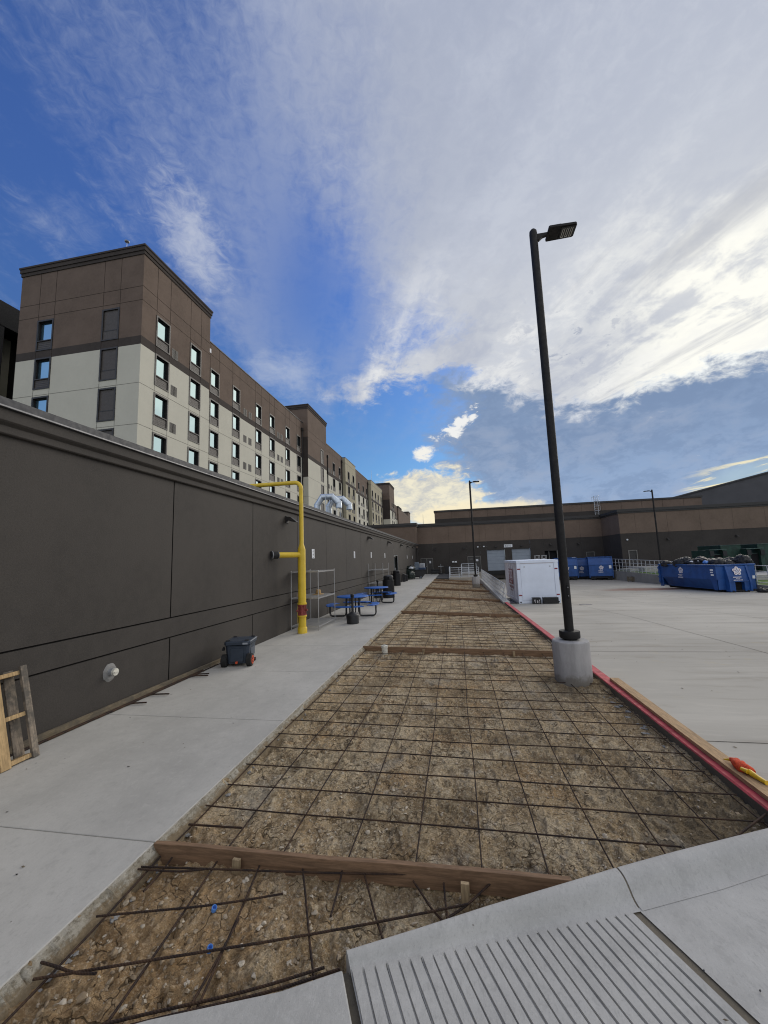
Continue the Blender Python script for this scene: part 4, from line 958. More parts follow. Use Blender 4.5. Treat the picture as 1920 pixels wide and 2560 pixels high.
# ---------------- reinforcing bars
RBZ = -.052
def bar_z(x, y): return plane_z(x, y)+RBZ
def rebar(pts, r, label, group):
    o = MB('rusty_steel').tube(pts, r, 7).build('rebar', smoothed=50, recalc=False); tag(o, label, 'rebar', group)
bays = list(zip([0]+BOARDY, BOARDY+[43.2]))
GX = 'cross rebar of the soil strip'; GL = 'lengthwise rebar of the soil strip'; GF = 'rebar in front of the nearest form board'
WORD = ['first', 'second', 'third', 'fourth', 'fifth', 'sixth', 'seventh', 'eighth', 'ninth', 'tenth', 'eleventh', 'twelfth', 'thirteenth', 'fourteenth', 'fifteenth', 'sixteenth', 'seventeenth', 'eighteenth']
for bi in range(len(BOARDY)):
    y0 = BOARDY[bi]; y1 = BOARDY[bi+1] if bi+1 < len(BOARDY) else 43.3; n = max(2, round((y1-y0-.2)/.395)); k = 0
    for j in range(n):
        y = y0+.055+(y1-y0-.1)*j/n if j == 0 else y0+.16+(y1-y0-.1)*j/n*.985
        if bi == 0: y = [2.965, 3.42, 3.785, 4.155, 4.56, 4.92, 5.31, 5.70, 6.06, 6.44, 6.86, 7.43, 7.76, 8.12, 8.71, 9.2][j] if j < 16 else y
        if bi == 0 and j >= 16: break
        sl = random.uniform(-.03, .03); sg = random.uniform(.004, .014); x0 = SWX+random.uniform(.0, .10); x1 = 2.28-random.uniform(0, .06)
        cb = None
        if y < 3.72: x1 = min(x1, {2.965:.60, 3.42:1.46}.get(y, 2.2))
        pts = [(x, y+sl*(x/2.3)+.006*math.sin(x*2+j), bar_z(x, y)-sg*abs(math.sin(x*1.35+j))) for x in np.linspace(x0, x1, 12)]
        rebar(pts, .0060, f'cross rebar, {WORD[j]} one beyond the {ORD[bi]} form board', GX)
LX = [-2.29, -1.83, -1.37, -.885, -.412, .043, .478, .928, 1.345, 1.775, 2.215]
SIDE = ['beside the sidewalk edge', 'second from the sidewalk edge', 'third from the sidewalk edge', 'fourth from the sidewalk edge', 'fifth from the sidewalk edge', 'midway across the soil', 'fifth from the red kerb', 'fourth from the red kerb', 'third from the red kerb', 'second from the red kerb', 'beside the red kerb']
for i, x in enumerate(LX):
    y0 = 2.92
    if x > .5: y0 = float(np.interp(x, [p[0] for p in CURB], [p[1] for p in CURB]))+.02
    for s, (a, c, w) in enumerate(((y0, 22.9, 'near'), (22.9, 43.2, 'far'))):
        pts = [(x+.012*math.sin(y*.9+i)+.006*math.sin(y*2.3+i*2), y, bar_z(x, y)-.016-.006*math.sin(y*2.2+i)) for y in np.linspace(a, c, 46)]
        rebar(pts, .0060, f'lengthwise rebar {SIDE[i]}, {w} half', GL)
def loose(name, P, r=.0085, label='', dz=0.0):
    n = 9; (xa, ya), (xb, yb) = P
    rebar([(xa+(xb-xa)*t, ya+(yb-ya)*t+.004*math.sin(t*7), bar_z(xa+(xb-xa)*t, 3)+dz-.012*math.sin(t*PI)) for t in np.linspace(0, 1, n)], r, label, GF)
F2 = [(((-2.30,2.33),(-1.22,2.64)), .0062, 'front cross rebar running towards the curb, third from the board', 0), (((-2.30,1.96),(-.05,2.72)), .0068, 'long slanting front cross rebar reaching the curb', 0), (((-1.62,1.85),(-.72,2.235)), .0070, 'front cross rebar nearest the bottom left slab', 0), (((-1.75,1.83),(-.80,2.225)), .0068, 'second front cross rebar doubled beside the slab', .006), (((-2.37,2.72),(.20,2.985)), .0066, 'front cross rebar lying just below the nearest form board', 0), (((-2.33,2.685),(-1.85,2.745)), .0065, 'short lapped rebar end near the sidewalk and form board', .012), (((-2.34,2.03),(-1.98,2.02)), .007, 'short rusty rebar stub at the bottom left slab edge', .012)]
for P, r, lb, dz in F2: loose('f', P, r, lb, dz)
F3 = [((-2.285,2.85),(-2.24,1.70)), ((-2.19,2.85),(-2.165,2.55)), ((-1.83,2.86),(-1.74,1.75)), ((-1.50,2.86),(-1.335,1.80)), ((-1.42,2.45),(-1.40,1.95)), ((-1.18,2.87),(-.80,2.10)), ((-.74,2.88),(-.53,2.44)), ((-.205,2.88),(-.175,2.62)), ((-.405,2.87),(-.20,2.60)), ((.125,2.95),(-.18,2.62)), ((-.90,2.89),(-.87,2.54))]
L3 = ['front lengthwise rebar along the sidewalk edge', 'short front rebar tucked beside the sidewalk at the board', 'front lengthwise rebar passing left of both blue caps', 'front lengthwise rebar passing right of both blue caps', 'thin rebar between the blue caps and the slab', 'front rebar slanting down to the lower slab corner', 'front rebar slanting to the curb end', 'short rebar under the board beside the right stake', 'short slanting rebar left of the right stake', 'short rebar leaning the other way across the right stake', 'short rebar ending in pale soil before the board']
for P, lb in zip(F3, L3): loose('g', P, .0068, lb, -.014)
rebar([(-2.30,3.185,bar_z(-2.3,3.2)), (-1.83,3.20,bar_z(-1.83,3.2))], .008, 'short cross rebar just above the nearest board beside the sidewalk', GX)
rebar([(1.55,3.42,-.06), (1.9,3.56,-.05), (2.29,3.86,-.045)], .008, 'slanting rebar in the corner of the curb and red kerb', GX)
for (x, y, z, a), lb in zip(((-1.623,2.507,-.085,.3), (-1.491,2.265,-.085,.2)), ('darker blue plastic cap on the soil, nearer the board', 'paler blue plastic cap on the soil, nearer the slab')):
    b = MB('blue_cap'); b.lathe([(.012,.0),(.016,.002),(.0165,.026),(.014,.030),(.0115,.028),(.010,.006)], (0,0,0), 14); o = b.build('blue_cap', smoothed=40); o.location = (x, y, z); o.rotation_euler = (a, .4, 0); tag(o, lb, 'cap', 'blue plastic caps in the soil')
b = MB('pvc'); b.lathe([(.07,-.25),(.07,.085),(.078,.086),(.078,.13),(.066,.135),(.03,.137),(.03,.150),(.005,.150)], (-1.79,9.45,-.07), 20); tag(b.build('pipe_stub', smoothed=35), 'pale capped pipe stub standing in the soil beside the second board', 'pipe')

# ---------------- lamp posts
def lamp_post(loc, rz, label, first=None):
    if first: return dup(first, loc, rz, label)
    t = thing('lamp_post', label, 'lamp post', loc, rz, 'parking lot lamp posts')
    b = MB('base_concrete'); b.lathe([(.305,-.6),(.305,.655),(.298,.685),(.28,.70),(.05,.705)], n=48); b.build('base', t, smoothed=35)
    b = MB('bronze'); b.lathe([(.12,.70),(.12,.735),(.168,.735),(.172,.75),(.172,.845),(.165,.855),(.08,.86)], n=40); b.build('base_cover', t, smoothed=35)
    b = MB('bronze'); b.lathe([(.076,.70),(.075,8.60),(.070,8.66),(.04,8.70),(.005,8.71)], n=28); b.build('pole', t, smoothed=35)
    b = MB('bronze'); b.box(-.022, .022, -.012, .012, 0, .24); o = b.build('hand_hole_cover', t, bevel=.01); o.location = (.02, -.076, 1.42)
    s = MB('chrome_wire')
    for z in (.045, .195): s.tube([(0,-.012,z), (0,-.02,z)], .008, 8)
    s.build('screw', o)
    b = MB('bronze'); b.prism([(.05,8.44), (.10,8.44), (.17,8.50), (.30,8.535), (.30,8.575), (.16,8.575), (.05,8.575)], lambda u, v, k: (u, -.035+.07*k, v)); b.build('arm', t, bevel=.004)
    h = MB('bronze'); h.prism([(.26,-.165), (.28,-.18), (.76,-.165), (.785,-.14), (.785,.14), (.76,.165), (.28,.18), (.26,.165)], lambda u, v, k: (u, v, 8.535+.05*k))
    for q in range(7): h.box(.30, .50, -.15+.043*q, -.138+.043*q, 8.585, 8.61)
    ho = h.build('lamp_head', t, bevel=.006)
    l = MB('black_plastic'); l.box(.50, .765, -.14, .14, 8.522, 8.535); l.m('lens')
    for q in range(3):
        x = .535+.075*q
        for xx in (x, x+.034): l.box(xx-.006, xx+.006, -.11, .11, 8.516, 8.522)
        l.box(x+.006, x+.028, .098, .11, 8.516, 8.522)
    l.build('led_panel', ho)
    return t
LP1 = lamp_post((1.89, 7.65, -.15), 0, 'tall dark lamp post on a round concrete base at the kerb, nearest one')
lamp_post((1.45, 33.4, -.22), 0, 'dark lamp post on a concrete base at the far end of the soil strip', LP1)
lamp_post((20.92, 46.0, -.15), PI, 'dark lamp post in front of the right wing, its head pointing left', LP1)

# ---------------- yellow gas pipe
def gas_pipe():
    t = thing('gas_pipe', 'tall yellow gas pipe with a red iron flange rising over the low wall', 'pipe', (-4.64, 11.45, 0))
    b = MB('yellow_paint')
    b.lathe([(.142,0),(.142,.155),(.128,.175),(.114,.18),(.114,.475)], n=28); b.lathe([(.135,.475),(.138,.48),(.138,.515),(.135,.52)], n=28)
    b.lathe([(.138,.835),(.14,.84),(.14,.875),(.12,.885),(.117,.93),(.117,2.47),(.110,2.50),(.072,2.63),(.064,2.66),(.064,4.34)], n=28)
    for z in (.93, 2.05, 2.18, 2.47, 2.655): b.lathe([(.117 if z < 2.6 else .066,z-.006),(.121 if z < 2.6 else .070,z),(.117 if z < 2.6 else .066,z+.006)], n=28, cap=False)
    arc = [(-.20+.20*math.cos(a), 0, 4.37+.20*math.sin(a)) for a in np.linspace(0, PI/2, 9)]
    b.tube([(0,0,4.34)]+arc+[(-1.0,0,4.57), (-2.6,0,4.57)], .064, 20); b.tube([(0,0,4.33),(0,0,4.36)], .069, 20)
    b.build('pipe', t, smoothed=35)
    b = MB('red_iron'); b.lathe([(.132,.52),(.132,.545),(.10,.555),(.092,.60),(.10,.68),(.092,.75),(.10,.80),(.132,.81),(.132,.835)], n=24)
    for k in range(8): a = 2*PI*k/8+.2; b.tube([(.115*math.cos(a),.115*math.sin(a),.50), (.115*math.cos(a),.115*math.sin(a),.86)], .011, 6)
    b.tube([(.08,-.03,.68), (.19,-.06,.68)], .028, 8); b.tube([(-.08,-.05,.66), (-.15,-.09,.66)], .03, 8); b.build('flange_valve', t, smoothed=35)
    e = Vector((WX+4.64, -.84, 0)); d = e.normalized(); z = 2.32
    b = MB('yellow_paint'); b.tube([Vector((0,0,z)), d*.82+Vector((0,0,z))], .082, 22); b.build('branch_pipe', t, smoothed=35)
    b = MB('black_rubber'); b.tube([d*.80+Vector((0,0,z)), e*1.0+Vector((0,0,z))], .105, 22); b.m('drip_edge'); b.tube([d*.805+Vector((0,0,z)), d*.82+Vector((0,0,z))], .108, 22); b.tube([e*.975+Vector((0,0,z)), e*1.0+Vector((0,0,z))], .128, 22); b.build('wall_sleeve', t, smoothed=35)
    b = MB('yellow_paint'); b.tube([(-.11,-.06,.9), (-.125,-.06,.55), (-.115,-.07,.35), (-.09,-.09,.12)], .006, 5); b.build('tracer_wire', t)
gas_pipe()

# ---------------- cap on the wall, long bars at its foot
t = thing('wall_pipe', 'white capped pipe end with a ragged sealant ring low on the wall', 'pipe', (WX, 5.33, .54))
b = MB('spill_concrete'); n = 22; rr_ = [.115+.005*math.sin(k*2.1)+.007*random.random() for k in range(n)]
b.add([(0, r*math.cos(2*PI*k/n), r*1.12*math.sin(2*PI*k/n)-.01) for k, r in enumerate(rr_)]+[(.018, r*.75*math.cos(2*PI*k/n), r*.8*math.sin(2*PI*k/n)-.01) for k, r in enumerate(rr_)]+[(.02,0,0)], [(k, (k+1) % n, n+(k+1) % n, n+k) for k in range(n)]+[(n+k, n+(k+1) % n, 2*n) for k in range(n)])
b.build('sealant', t)
b = MB('galvanized'); b.tube([(.0,0,0), (.075,0,0)], .056, 22); b.m('pvc'); b.tube([(.075,0,0), (.11,0,0)], .052, 22); b.box(.11, .122, -.035, .035, -.008, .008); b.build('cap', t, smoothed=35)
def wallbar(P, r, lb, mt='rusty_steel', bend=None):
    b = MB(mt); pts = [Vector(p) for p in P]
    b.tube(pts, r, 8); o = b.build('rebar', smoothed=50, recalc=False); tag(o, lb, 'rebar', 'bars lying along the foot of the low wall')
b = MB('old_wood'); b.beam((-5.19,3.2,.035), (-5.16,8.6,.035), .055, .07); tag(b.build('batten', bevel=.004), 'long weathered batten lying along the foot of the low wall', 'batten')
wallbar([(-5.10,2.6,.014), (-5.09,5.0,.014), (-5.11,7.4,.014)], .014, 'outer straight bar along the foot of the low wall')
for i, (y0, y1, x1) in enumerate(((4.0, 5.55, -4.79), (4.3, 5.95, -4.72), (5.0, 6.98, -4.72), (5.2, 7.10, -4.78), (6.0, 7.9, -4.62))):
    wallbar([(-5.07+.006*i,y0,.016), (-5.06,y1-.10,.018), (-5.03,y1-.03,.020), (-4.97,y1,.024), (x1,y1+.02,.03)], .012, ['bent bar end nearest the leaning pallet', 'second bent bar end from the leaning pallet', 'bent bar end below the upright wall joint', 'lower twin of the bent bar below the wall joint', 'bent bar end beside the wheeled cooler'][i])

# ---------------- leaning pallet
t = thing('pallet', 'worn wooden pallet leaning on the low wall at the left edge', 'pallet', (-4.80, 3.98, .0), 0); t.rotation_euler = (0, R(-15.5), 0)
def bar3(name, mt, y0, y1, z0, z1, x0, x1): MB(mt).box(x0, x1, y0, y1, z0, z1).build(name, t, bevel=.004)
LENP = 1.02
for k, (y, mt) in enumerate(((-.085, 'pallet_weathered'), (-.34, 'pallet_wood'), (-.62, 'pallet_wood'), (-.90, 'pallet_weathered'))): bar3('stringer' if k == 0 else 'deck_board', mt, y-.05 if k else -.07, y+.05 if k else 0, .0, LENP, -.005 if k == 0 else .010, .032)
for k in range(5): bar3('deck_board', 'pallet_weathered', -.10-.24*k-.06, -.10-.24*k+.05, .02, LENP-.02, -.12, -.10)
for z in (.015, .47, .93): bar3('cross_rail', 'pallet_wood', -1.05, -.045, z, z+.045, -.10, .008)

# ---------------- wheeled cooler
def cooler():
    t = thing('cooler', 'dark navy wheeled cooler with orange rimmed wheels on the sidewalk', 'cooler', (-4.56, 7.72, 0), R(13))
    def tub(x, y0, y1, z0, z1, k): return None
    b = MB('cooler_body')
    def loop(z, w, y0, y1, c=.05): return [(-w+c,y0,z), (w-c,y0,z), (w,y0+c,z), (w,y1-c,z), (w-c,y1,z), (-w+c,y1,z), (-w,y1-c,z), (-w,y0+c,z)]
    def loft(ls):
        vs = [p for l in ls for p in l]; m = 8
        b.add(vs, [(i*m+j, i*m+(j+1) % m, (i+1)*m+(j+1) % m, (i+1)*m+j) for i in range(len(ls)-1) for j in range(m)]+[tuple(range(m)), tuple(range((len(ls)-1)*m, len(ls)*m))])
    loft([loop(.055,.215,.02,.50), loop(.40,.245,0,.54), loop(.405,.255,-.01,.55), loop(.415,.255,-.01,.55)])
    b.box(-.13, .13, -.012, .03, .10, .36); b.m('cooler_light'); b.box(.228, .246, .16, .44, .16, .33); b.build('body', t, bevel=.008)
    b = MB('cooler_body'); loft([loop(.425,.25,-.005,.545), loop(.432,.268,-.022,.562), loop(.485,.268,-.022,.562), loop(.505,.250,-.005,.545)])
    b.box(-.19, -.10, .02, .07, .505, .512); b.box(.10, .19, .02, .07, .505, .512)
    lid = b.build('lid', t, bevel=.006)
    MB('cooler_logo').box(.12, .22, -.026, -.020, .44, .475).build('emblem', lid)
    MB('cooler_logo').box(.269, .272, .02, .52, .485, .503).build('trim', lid)
    for x in (-.19, .19):
        b = MB('black_plastic'); b.tube([(x-.04,.03,.508), (x+.04,.03,.508)], .022, 8); b.tube([(x-.04,.50,.508), (x+.04,.50,.508)], .02, 8); b.build('hinge', lid)
    b = MB('black_plastic'); b.box(-.30, -.255, -.01, .05, .33, .37); b.tube([(-.262,.02,.40), (-.30,.02,.34)], .018, 8); b.build('latch', t)
    MB('orange_rim').tube([(.0,-.012,.085), (.0,-.03,.085)], .026, 14).build('drain_plug', t)
    for s in (-1, 1):
        x = s*.255
        b = MB('black_rubber'); b.tube([(x-.055,.07,.125),(x-.045,.07,.125),(x+.045,.07,.125),(x+.055,.07,.125)], [.105,.125,.125,.105], 24); w = b.build('wheel', t, smoothed=40); w.location = (0, -.035, 0); w.scale = (1, 1, 1)
        r = MB('orange_rim'); xo = x+s*.056
        r.tube([(xo,.07,0.125), (xo+s*.006,.07,0.125)], .085, 24); r.m('black_rubber'); r.tube([(xo+s*.006,.07,0.125), (xo+s*.008,.07,0.125)], .062, 20); r.m('orange_rim'); r.tube([(xo+s*.007,.07,0.125), (xo+s*.014,.07,0.125)], .018, 10)
        for k in range(6): a = PI*k/3; r.beam((xo+s*.009,.07,0.125), (xo+s*.009,.07+0.074*math.cos(a),0.125+0.074*math.sin(a)), .014, .008, (1,0,0))
        r.build('rim', w)
        MB('black_plastic').box(s*.205-.04, s*.205+.04, .44, .53, 0, .06).build('foot', t)
cooler()

# ---------------- wire shelving
def shelf(name, loc, w, d, ht, levels, label):
    t = thing('wire_shelf', label, 'shelf', loc, 0, 'chrome wire shelving units by the low wall')
    for x in (0, w):
        for y in (0, d):
            b = MB('chrome_wire'); b.tube([(x,y,.02),(x,y,ht)], .013, 8); b.lathe([(.016,ht-.01),(.017,ht+.01),(.01,ht+.02)], (x,y,0), 8); b.lathe([(.02,0),(.02,.02)], (x,y,0), 8); b.build('post', t, smoothed=40)
    for z in levels:
        b = MB('chrome_wire')
        for dz in (0, -.030):
            for p, q in (((0,0),(w,0)), ((0,d),(w,d)), ((0,0),(0,d)), ((w,0),(w,d))): b.beam((*p,z+dz), (*q,z+dz), .008, .008)
        n = int(d/.026)
        for k in range(1, n): b.beam((0,d*k/n,z), (w,d*k/n,z), .0055, .0055)
        for k in range(1, 4): b.beam((w*k/4,0,z-.012), (w*k/4,d,z-.012), .007, .007)
        for p, q in (((0,0),(w,0)), ((0,d),(w,d)), ((0,0),(0,d)), ((w,0),(w,d))): b.beam((*p,z-.015), (*q,z-.015), .006, .012)
        b.build('shelf_grid', t, recalc=False)
    return t
shelf('s', (-5.165, 11.86, 0), .89, 1.66, 1.815, (.13, .985, 1.80), 'chrome wire shelf behind the yellow pipe, a straw hat on it')
shelf('s', (-5.16, 23.05, 0), .86, 1.95, 1.88, (.14, .75, 1.535), 'chrome wire shelf between the second picnic table and the bins')
t = thing('straw_hat', 'straw hat lying on the middle wire shelf', 'hat', (-4.72, 13.1, .99), .3)
b = MB('straw'); b.lathe([(.20,-.005+.008),(.19,.012),(.14,.010),(.10,.018),(.092,.05),(.085,.12),(.070,.155),(.03,.165),(.002,.160)], n=28, cap=False); b.build('crown', t, smoothed=50)
b = MB('frame_dark'); b.lathe([(.097,.020),(.095,.048)], n=28, cap=False); b.build('band', t, smoothed=50)
t = thing('spray_bottle', 'pale bottle standing at the left end of the middle wire shelf', 'bottle', (-5.06, 12.2, .99))
b = MB('pale_plastic'); b.lathe([(.05,0),(.055,.01),(.055,.10),(.03,.15),(.018,.17),(.018,.20)], n=16); b.build('body', t, smoothed=40)
b = MB('pale_plastic'); b.box(-.02, .045, -.018, .018, .20, .245); b.box(.03, .06, -.008, .008, .16, .20); b.build('spray_head', t, bevel=.005)

# ---------------- picnic tables
def picnic_table(loc, rz):
    t = thing('picnic_table', 'x', 'picnic table', loc, rz, 'blue round picnic tables on the sidewalk')
    b = MB('blue_coat'); b.lathe([(.03,.735),(.575,.735),(.598,.730),(.605,.745),(.598,.765),(.585,.772),(.03,.772)], n=48)
    b.build('tabletop', t, smoothed=30)
    b = MB('black_coat'); b.box(-.45, .45, -.02, .02, .70, .735); b.box(-.02, .02, -.45, .45, .699, .734); b.build('frame', t)
    for k in range(4):
        a = PI/2*k; c, s = math.cos(a), math.sin(a)
        def P(r, v, z): return (r*c-v*s, r*s+v*c, z)
        b = MB('blue_coat'); n = 12; top = []; bot = []
        for i in range(n+1):
            q = R(-34+68*i/n); top.append((1.02*math.cos(q), 1.02*math.sin(q)))
        inner = [(.74*math.cos(R(-36+72*i/n)), .74*math.sin(R(-36+72*i/n))) for i in range(n, -1, -1)]
        b.prism(top+inner, lambda u, v, w: P(u, v, .435+.032*w)); seat = b.build('seat', t, bevel=.010)
        b = MB('black_coat')
        for v in (-.055, .055):
            pts = [P(.88,v,.435), P(.88,v,.14), P(.865,v,.085), P(.83,v,.045), P(.78,v,.032), P(.36,v,.032), P(.30,v,.045), P(.27,v,.085), P(.26,v,.14), P(.24,v,.70)]
            b.tube(pts, .021, 8)
        b.build('leg', t, smoothed=50)
    return t
PT = picnic_table((-3.97, 14.80, 0), R(4)); PT['label'] = 'blue round picnic table nearest the wire shelf with the hat'
dup(PT, (-3.98, 19.35, 0), R(-6), 'blue round picnic table standing before the tall black litter bin')

# ---------------- ash stands and litter bins
def ash_stand(loc):
    t = thing('ash_stand', 'x', 'ash bin', loc, 0, 'black ash stands')
    b = MB('black_plastic'); b.lathe([(.195,0),(.205,.012),(.205,.27),(.20,.285),(.17,.315),(.10,.35),(.055,.375),(.048,.40)], n=32); b.build('body', t, smoothed=35)
    b = MB('black_plastic'); b.lathe([(.05,.37),(.042,.42),(.040,.84),(.055,.85),(.062,.87),(.062,.955),(.05,.97),(.01,.975)], n=20); n_ = b.build('neck', t, smoothed=35)
    MB('dark_void').box(-.03, .03, -.066, -.05, .88, .92).build('slot', n_)
    return t
AS = ash_stand((-3.54, 13.15, 0)); AS['label'] = 'black ash stand with a round base before the first picnic table'
dup(AS, (-4.46, 22.1, 0), .4, 'black ash stand half hidden behind the second picnic table')
def litter_bin(loc):
    t = thing('litter_bin', 'x', 'litter bin', loc, 0, 'tall black litter bins')
    b = MB('black_plastic'); b.lathe([(.30,0),(.30,.94)], n=32)
    for k in range(32):
        a = 2*PI*k/32; b.beam((.312*math.cos(a),.312*math.sin(a),.02), (.312*math.cos(a),.312*math.sin(a),.95), .045, .02, (math.cos(a), math.sin(a), 0))
    b.lathe([(.325,.93),(.33,.95),(.325,.97),(.2,.975)], n=32); b.build('body', t, smoothed=35)
    b = MB('black_plastic'); b.lathe([(.27,.97),(.275,1.0),(.275,1.16),(.25,1.20),(.20,1.225),(.01,1.23)], n=28); l = b.build('lid', t, smoothed=35)
    b = MB('dark_void'); b.box(-.12, .12, -.285, -.25, 1.01, 1.15); b.build('opening', l, bevel=.01)
    return t
LB = litter_bin((-3.82, 22.0, 0)); LB['label'] = 'tall black slatted litter bin behind the second picnic table'
dup(LB, (-4.88, 32.1, 0), .5, 'tall black slatted litter bin by the glazed door')
for x, y, h, lb in ((-5.0, 37.5, .72, 'low black bin with a tilted lid beyond the glazed door'), (-4.92, 38.6, .60, 'lower black bin just behind the tilted lid bin')):
    t = thing('small_bin', lb, 'bin', (x, y, 0), .1); b = MB('black_plastic'); b.prism([(-.14,0), (.14,0), (.17,h-.1), (-.17,h-.1)], lambda u, v, k: (u, -.16+.32*k, v)); b.build('body', t, bevel=.01)
    b = MB('black_plastic'); b.prism([(-.18,h-.1), (.18,h-.1), (.15,h-.04), (-.1,h+.06)], lambda u, v, k: (u, -.17+.34*k, v)); b.m('galvanized'); b.quad((-.09,-.1,h+.062), (.14,-.1,h-.032), (.14,.1,h-.032), (-.09,.1,h+.062)); b.build('lid', t)

# ---------------- tub cart and the heap by the corner
def tub_cart(loc, rz, lb):
    t = thing('tub_cart', lb, 'cart', loc, rz); b = MB('black_plastic')
    b.prism([(-.62,.22), (.40,.22), (.66,.55), (.72,.90), (-.72,.90), (-.70,.7)], lambda u, v, k: (u, -.40+.80*k, v)); b.box(-.76, .78, -.44, .44, .90, .95); b.build('tub', t, bevel=.015)
    for y in (-.36, .36):
        b = MB('black_rubber'); b.tube([(.15,y-.03,.16),(.15,y+.03,.16)], .16, 18); w = b.build('wheel', t, smoothed=40); MB('grey_bin').tube([(.15,y-.034,.16),(.15,y+.034,.16)], .07, 12).build('hub', w)
    b = MB('black_rubber'); b.tube([(-.5,-.02,.07),(-.5,.02,.07)], .07, 12); b.build('caster', t)
    MB('black_plastic').box(-.6, .4, -.05, .05, .14, .22).build('chassis', t)
tub_cart((-4.08, 43.2, 0), R(10), 'black tub cart with wheels heaped with containers beside the low wall')
def bag(name, x, y, z, r, seed, lb, mt='bag_black', cat='bin bag', sq=.75, group='black bin bags in the big skip'):
    b = MB(mt); bm = bmesh.new(); bmesh.ops.create_icosphere(bm, subdivisions=4, radius=1)
    V = np.array([v.co[:] for v in bm.verts]); rs = np.random.default_rng(seed)
    k = np.ones(len(V))
    for f, a in ((2, .14), (4, .10), (8, .07), (15, .04)):
        for _ in range(3): d = rs.normal(0, 1, 3); d /= np.linalg.norm(d); k += a*(np.abs(np.sin(V@d*f+rs.uniform(0, 6)+1.3*np.sin(V[:, 1]*f*.6)))-.5)
    V = V*k[:, None]*np.array([rs.uniform(.95, 1.25), rs.uniform(.9, 1.1), sq])*r; V[:, 2] = np.maximum(V[:, 2], -r*sq*.7)
    b.add(V.tolist(), [tuple(v.index for v in f.verts) for f in bm.faces]); bm.free()
    b.tube([(0,0,r*sq*.9), (.02,.01,r*sq*1.1), (.06,.02,r*sq*1.25)], [.05*r/.4, .03*r/.4, .07*r/.4], 7)
    o = b.build(name, smoothed=80, recalc=False); o.location = (x, y, z); o.rotation_euler = (0, 0, rs.uniform(0, 6)); tag(o, lb, cat, group)
bag('bin_bag', -4.95, 41.7, .42, .50, 5, 'dark green bin bag on the sidewalk beside the tub cart', 'bag_green', sq=.95, group='bags heaped beside the tub cart'); bag('bin_bag', -4.9, 42.1, 1.05, .40, 6, 'dark bin bag heaped highest against the low wall', 'bag_green', sq=.8, group='bags heaped beside the tub cart')
bag('plastic_sheet', -4.74, 41.66, 1.16, .21, 8, 'crumpled pale plastic sheet on the bags beside the cart', 'chair_white', 'plastic sheet', .55, None)
b = MB('grey_bin'); b.prism([(-.20,0), (.20,0), (.24,.55), (-.24,.55)], lambda u, v, k: (u, -.2+.4*k, v)); b.box(-.26, .26, -.22, .22, .55, .60); b.box(-.2, .2, -.2, .2, .60, .80); o = b.build('storage_tub', bevel=.012); o.location = (-4.30, 43.3, .955); tag(o, 'grey plastic tub stacked upright on the tub cart', 'tub')
b = MB('navy_bin'); b.box(-.36, .36, -.25, .25, 0, .16); b.box(-.38, .38, -.27, .27, .16, .20); o = b.build('storage_tub', bevel=.01); o.location = (-3.72, 43.25, .955); tag(o, 'flat navy plastic tub at the right end of the tub cart', 'tub')
t = thing('stacked_chairs', 'pale plastic chairs stacked on the navy tub over the cart', 'chairs', (-3.73, 43.3, 1.155))
for k in range(5):
    b = MB('chair_white'); x = -.24+.115*k; b.prism([(x-.02,0), (x+.03,0), (x+.055,.42), (x+.03,.47), (x,.42)], lambda u, v, w: (u, -.18+.36*w, v)); b.build('chair', t, bevel=.01)

# furniture by the far door
t = thing('bench', 'black cushioned bench standing by the far left door', 'bench', (-2.9, 53.6, .02)); b = MB('black_coat'); b.box(-.55, .55, -.35, .35, .12, .42); b.build('seat', t, bevel=.04)
b = MB('black_coat'); b.box(-.55, .55, .22, .35, .42, .66); b.build('backrest', t, bevel=.04)
for x in (-.5, .5):
    for y in (-.3, .3): MB('black_coat').box(x-.03, x+.03, y-.03, y+.03, 0, .12).build('leg', t)
t = thing('parasol_stand', 'closed stand with a pale cross bar beside the black bench', 'stand', (-2.12, 53.5, .02)); b = MB('galvanized'); b.tube([(0,0,.05),(0,0,1.32)], .025, 8); b.build('pole', t); MB('galvanized').beam((-.35,0,.98), (.35,0,1.02), .05, .05).build('cross_bar', t); b = MB('black_plastic'); b.lathe([(.28,0),(.28,.06),(.05,.10)], n=20); b.build('base', t)
t = thing('black_bin', 'tall black bin in the corner left of the white railings', 'bin', (-1.34, 53.5, .02)); b = MB('black_plastic'); b.prism([(-.24,0), (.24,0), (.29,.92), (-.29,.92)], lambda u, v, k: (u, -.28+.56*k, v)); b.build('body', t, bevel=.02); b = MB('black_plastic'); b.box(-.31, .31, -.30, .30, .92, 1.0); b.build('lid', t, bevel=.02)

# ---------------- railings
def railing(label, pts, ht, nr, post, mt, group=None, r=.022, low=.12, mids=0):
    t = thing('railing', label, 'railing', pts[0], 0, group); o = Vector(pts[0]); Q = [Vector(p)-o for p in pts]
    for k in range(nr):
        z = low+(ht-low)*k/(nr-1); b = MB(mt); b.tube([p+Vector((0,0,z)) for p in Q], r if k == nr-1 else r*.8, 8); b.build('rail', t, smoothed=50)
    for p, q in zip(Q, Q[1:]):
        L = (q-p).length; n = max(1, round(L/post))
        for k in range(n+1):
            if k == 0 and p is not Q[0]: continue
            c = p+(q-p)*k/n; b = MB(mt); b.tube([c-Vector((0,0,.05)), c+Vector((0,0,ht))], r, 8); b.lathe([(.05,0),(.05,.012)], tuple(c), 10); b.build('post', t, smoothed=50)
    return t
railing('galvanised handrail on the kerb beside the white container', [(2.40,21.8,-.29), (2.31,39.9,-.03)], .90, 4, .62, 'rail_metal')
railing('galvanised handrail on the low retaining wall behind the big skip', [(p[0]+.1, p[1], p[2]) for p in RW], 1.28, 4, .80, 'rail_metal', None, .026, .16)
